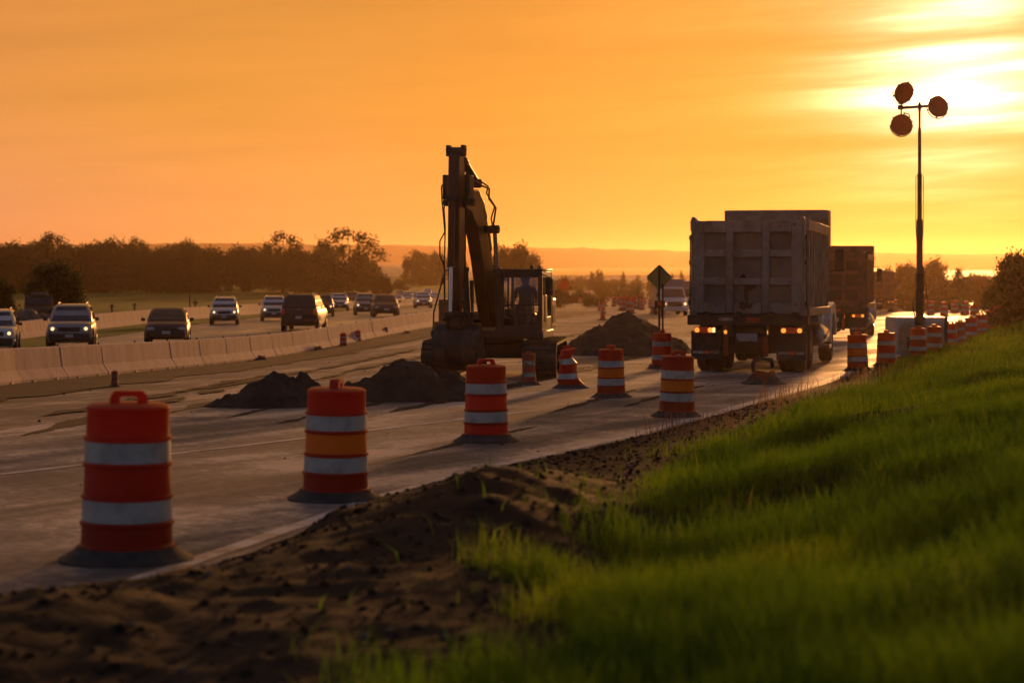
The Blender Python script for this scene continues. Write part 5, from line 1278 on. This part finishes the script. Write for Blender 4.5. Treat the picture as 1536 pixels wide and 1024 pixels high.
# ------------------------------------------------------------------ haze, light, sky, camera
b = MB(); b.box(150, 2200, 18, 6600, 4640, 52)
hz = b.obj('haze', 'black', smooth=0); hz['kind'] = 'stuff'; hz['label'] = 'thin golden evening haze'
hm = bpy.data.materials.new('evening haze'); hm.use_nodes = True; nt = hm.node_tree; nt.nodes.remove(nt.nodes['Principled BSDF'])
pv = nt.nodes.new('ShaderNodeVolumePrincipled'); pv.inputs['Color'].default_value = (.93, .65, .40, 1); pv.inputs['Density'].default_value = HAZE; pv.inputs['Anisotropy'].default_value = HAZE_G
nt.links.new(pv.outputs[0], nt.nodes['Material Output'].inputs['Volume'])
hz.data.materials.clear(); hz.data.materials.append(hm)

sun = bpy.data.lights.new('sun', 'SUN'); sun.energy = SUN_E; sun.angle = R(3.0); sun.color = (1, .42, .12)
so = bpy.data.objects.new('sun', sun); COL.objects.link(so)
sd = Vector((math.sin(SUN_AZ)*math.cos(SUN_EL), math.cos(SUN_AZ)*math.cos(SUN_EL), math.sin(SUN_EL)))
so.rotation_euler = (-sd).to_track_quat('-Z', 'Y').to_euler(); so.location = (60, 100, 60)

w = bpy.data.worlds.new('World'); S.world = w; w.use_nodes = True; nt = w.node_tree; N, L = nt.nodes, nt.links
bg = N['Background']; out = N['World Output']
sky = N.new('ShaderNodeTexSky'); sky.sky_type = 'NISHITA'; sky.sun_disc = False; sky.sun_elevation = SUN_EL; sky.sun_rotation = SUN_AZ; sky.dust_density = 4
bg2 = N.new('ShaderNodeBackground'); L.new(sky.outputs[0], bg2.inputs[0]); bg2.inputs[1].default_value = .004
ad = N.new('ShaderNodeAddShader'); L.new(bg.outputs[0], ad.inputs[0]); L.new(bg2.outputs[0], ad.inputs[1]); L.new(ad.outputs[0], out.inputs[0])
tc = N.new('ShaderNodeTexCoord'); sep = N.new('ShaderNodeSeparateXYZ'); L.new(tc.outputs['Generated'], sep.inputs[0])
def mth(op, *a):
    n = N.new('ShaderNodeMath'); n.operation = op
    for i, q in enumerate(a):
        if hasattr(q, 'is_linked'): L.new(q, n.inputs[i])
        else: n.inputs[i].default_value = q
    return n.outputs[0]
az = mth('ARCTAN2', sep.outputs[0], sep.outputs[1]); el = mth('ARCSINE', sep.outputs[2])
da = mth('SUBTRACT', az, SUN_AZ); de = mth('SUBTRACT', el, SUN_EL)
def ramp(v, stops, mode='LINEAR'):
    r = N.new('ShaderNodeValToRGB'); e = r.color_ramp.elements; r.color_ramp.interpolation = mode
    while len(e) < len(stops): e.new(.5)
    for k, (p, c) in enumerate(stops): e[k].position = p; e[k].color = L3(c) if not isinstance(c, (int, float)) else (c, c, c, 1)
    L.new(v, r.inputs[0]); return r.outputs[0]
# streaked cloud: noise drawn out along the horizon and slightly tilted
cv = N.new('ShaderNodeCombineXYZ'); L.new(mth('MULTIPLY', az, 5.0), cv.inputs[0]); L.new(mth('MULTIPLY', mth('SUBTRACT', el, mth('MULTIPLY', az, .045)), 62), cv.inputs[1])
def nz(v, sc, det, ro, dist=0):
    n = N.new('ShaderNodeTexNoise'); n.inputs['Scale'].default_value = sc; n.inputs['Detail'].default_value = det; n.inputs['Roughness'].default_value = ro; n.inputs['Distortion'].default_value = dist; L.new(v, n.inputs['Vector']); return n.outputs['Fac']
st1 = nz(cv.outputs[0], .62, 4, .55, .5); st2 = nz(cv.outputs[0], 1.9, 4, .5, .2)
streak = mth('ADD', mth('MULTIPLY', st1, .7), mth('MULTIPLY', st2, .3))
# angular distance from the sun
vs = N.new('ShaderNodeVectorMath'); vs.operation = 'DOT_PRODUCT'; L.new(tc.outputs['Generated'], vs.inputs[0]); vs.inputs[1].default_value = sd
th = mth('DIVIDE', mth('ARCCOSINE', mth('MINIMUM', vs.outputs['Value'], 1.0)), math.pi)
base = ramp(th, [(0, (.72, .29, .022)), (.03, (.74, .285, .02)), (.065, (.83, .305, .036)), (.11, (.87, .335, .065)), (.16, (.86, .325, .09)), (.28, (.34, .17, .09)), (.45, (.21, .18, .175)), (1, (.11, .12, .145))], 'EASE')
# paler near the horizon away from the sun, deeper amber higher up
elr = ramp(mth('MULTIPLY', el, 1/1.571), [(0, (1.02, 1.02, 1.5)), (.02, (1.02, 1.01, 1.3)), (.05, (.90, .88, .70)), (.085, (.80, .76, .55)), (.16, (.62, .68, .78)), (.5, (.46, .60, .90)), (1, (.43, .60, 1.0))])
mix = N.new('ShaderNodeMix'); mix.data_type = 'RGBA'; mix.blend_type = 'MULTIPLY'; mix.inputs[0].default_value = 1; L.new(base, mix.inputs[6]); L.new(elr, mix.inputs[7])
smul = mth('ADD', .78, mth('MULTIPLY', streak, .44))
v1 = N.new('ShaderNodeVectorMath'); v1.operation = 'SCALE'; L.new(mix.outputs[2], v1.inputs[0]); L.new(smul, v1.inputs['Scale'])
# glow of the veiled sun, cut by bands of cloud
gd = mth('SQRT', mth('ADD', mth('POWER', mth('ABSOLUTE', mth('MULTIPLY', da, .75)), 2.0), mth('POWER', mth('ABSOLUTE', mth('MULTIPLY', mth('MINIMUM', mth('MULTIPLY', de, .85), mth('MULTIPLY', de, 1.3)), .82)), 2.0)))
def scaled(f, c):
    v = N.new('ShaderNodeVectorMath'); v.operation = 'SCALE'; v.inputs[0].default_value = c; L.new(f, v.inputs['Scale']); return v.outputs[0]
def vadd(a, b):
    v = N.new('ShaderNodeVectorMath'); v.operation = 'ADD'; L.new(a, v.inputs[0]); L.new(b, v.inputs[1]); return v.outputs[0]
core = mth('EXPONENT', mth('MULTIPLY', -1.0, mth('POWER', mth('DIVIDE', gd, .028), 1.6)))
halo = mth('EXPONENT', mth('DIVIDE', gd, -.034))
glow = vadd(scaled(core, (4.5, 3.8, 2.6)), scaled(halo, (1.25, .72, .20)))
band = ramp(streak, [(.34, .16), (.46, .45), (.54, 1.0), (.70, 1.5)])
# a dark bar of cloud below the sun and another above it
lowbar = mth('SUBTRACT', 1.0, mth('MULTIPLY', .75, mth('EXPONENT', mth('MULTIPLY', -1.0, mth('POWER', mth('ABSOLUTE', mth('DIVIDE', mth('ADD', mth('SUBTRACT', de, mth('MULTIPLY', da, .02)), .0270), .0062)), 2.0)))))
topbar = mth('SUBTRACT', 1.0, mth('MULTIPLY', .80, mth('EXPONENT', mth('MULTIPLY', -1.0, mth('POWER', mth('ABSOLUTE', mth('DIVIDE', mth('SUBTRACT', mth('SUBTRACT', de, mth('MULTIPLY', da, .06)), .0245), .0060)), 2.0)))))
bsc = mth('MULTIPLY', band, mth('MULTIPLY', lowbar, topbar))
v2 = N.new('ShaderNodeVectorMath'); v2.operation = 'SCALE'; L.new(glow, v2.inputs[0]); L.new(bsc, v2.inputs['Scale'])
va = N.new('ShaderNodeVectorMath'); va.operation = 'ADD'; L.new(v1.outputs[0], va.inputs[0]); L.new(v2.outputs[0], va.inputs[1])
L.new(va.outputs[0], bg.inputs[0]); bg.inputs[1].default_value = SKY_E

cam = bpy.data.cameras.new('camera'); co = bpy.data.objects.new('camera', cam); COL.objects.link(co)
cam.lens = 36*F/1536; cam.sensor_width = 36; cam.shift_y = -(512-HY)/1536; cam.clip_end = 20000; cam.clip_start = .1
co.location = (0, 0, HC); co.rotation_euler = (math.pi/2, 0, 0)
cam.dof.use_dof = True; cam.dof.focus_distance = 34; cam.dof.aperture_fstop = 1.9; cam.dof.aperture_blades = 7
S.camera = co
S.view_settings.view_transform = 'Standard'; S.view_settings.look = 'None'; S.view_settings.exposure = EXPO; S.view_settings.gamma = 1
S.render.engine = 'CYCLES'
cy = S.cycles
cy.use_denoising = True; cy.denoiser = 'OPENIMAGEDENOISE'
cy.max_bounces = 7; cy.diffuse_bounces = 3; cy.glossy_bounces = 3; cy.transmission_bounces = 5; cy.transparent_max_bounces = 8; cy.volume_bounces = 0
cy.sample_clamp_indirect = 4; cy.caustics_reflective = False; cy.caustics_refractive = False
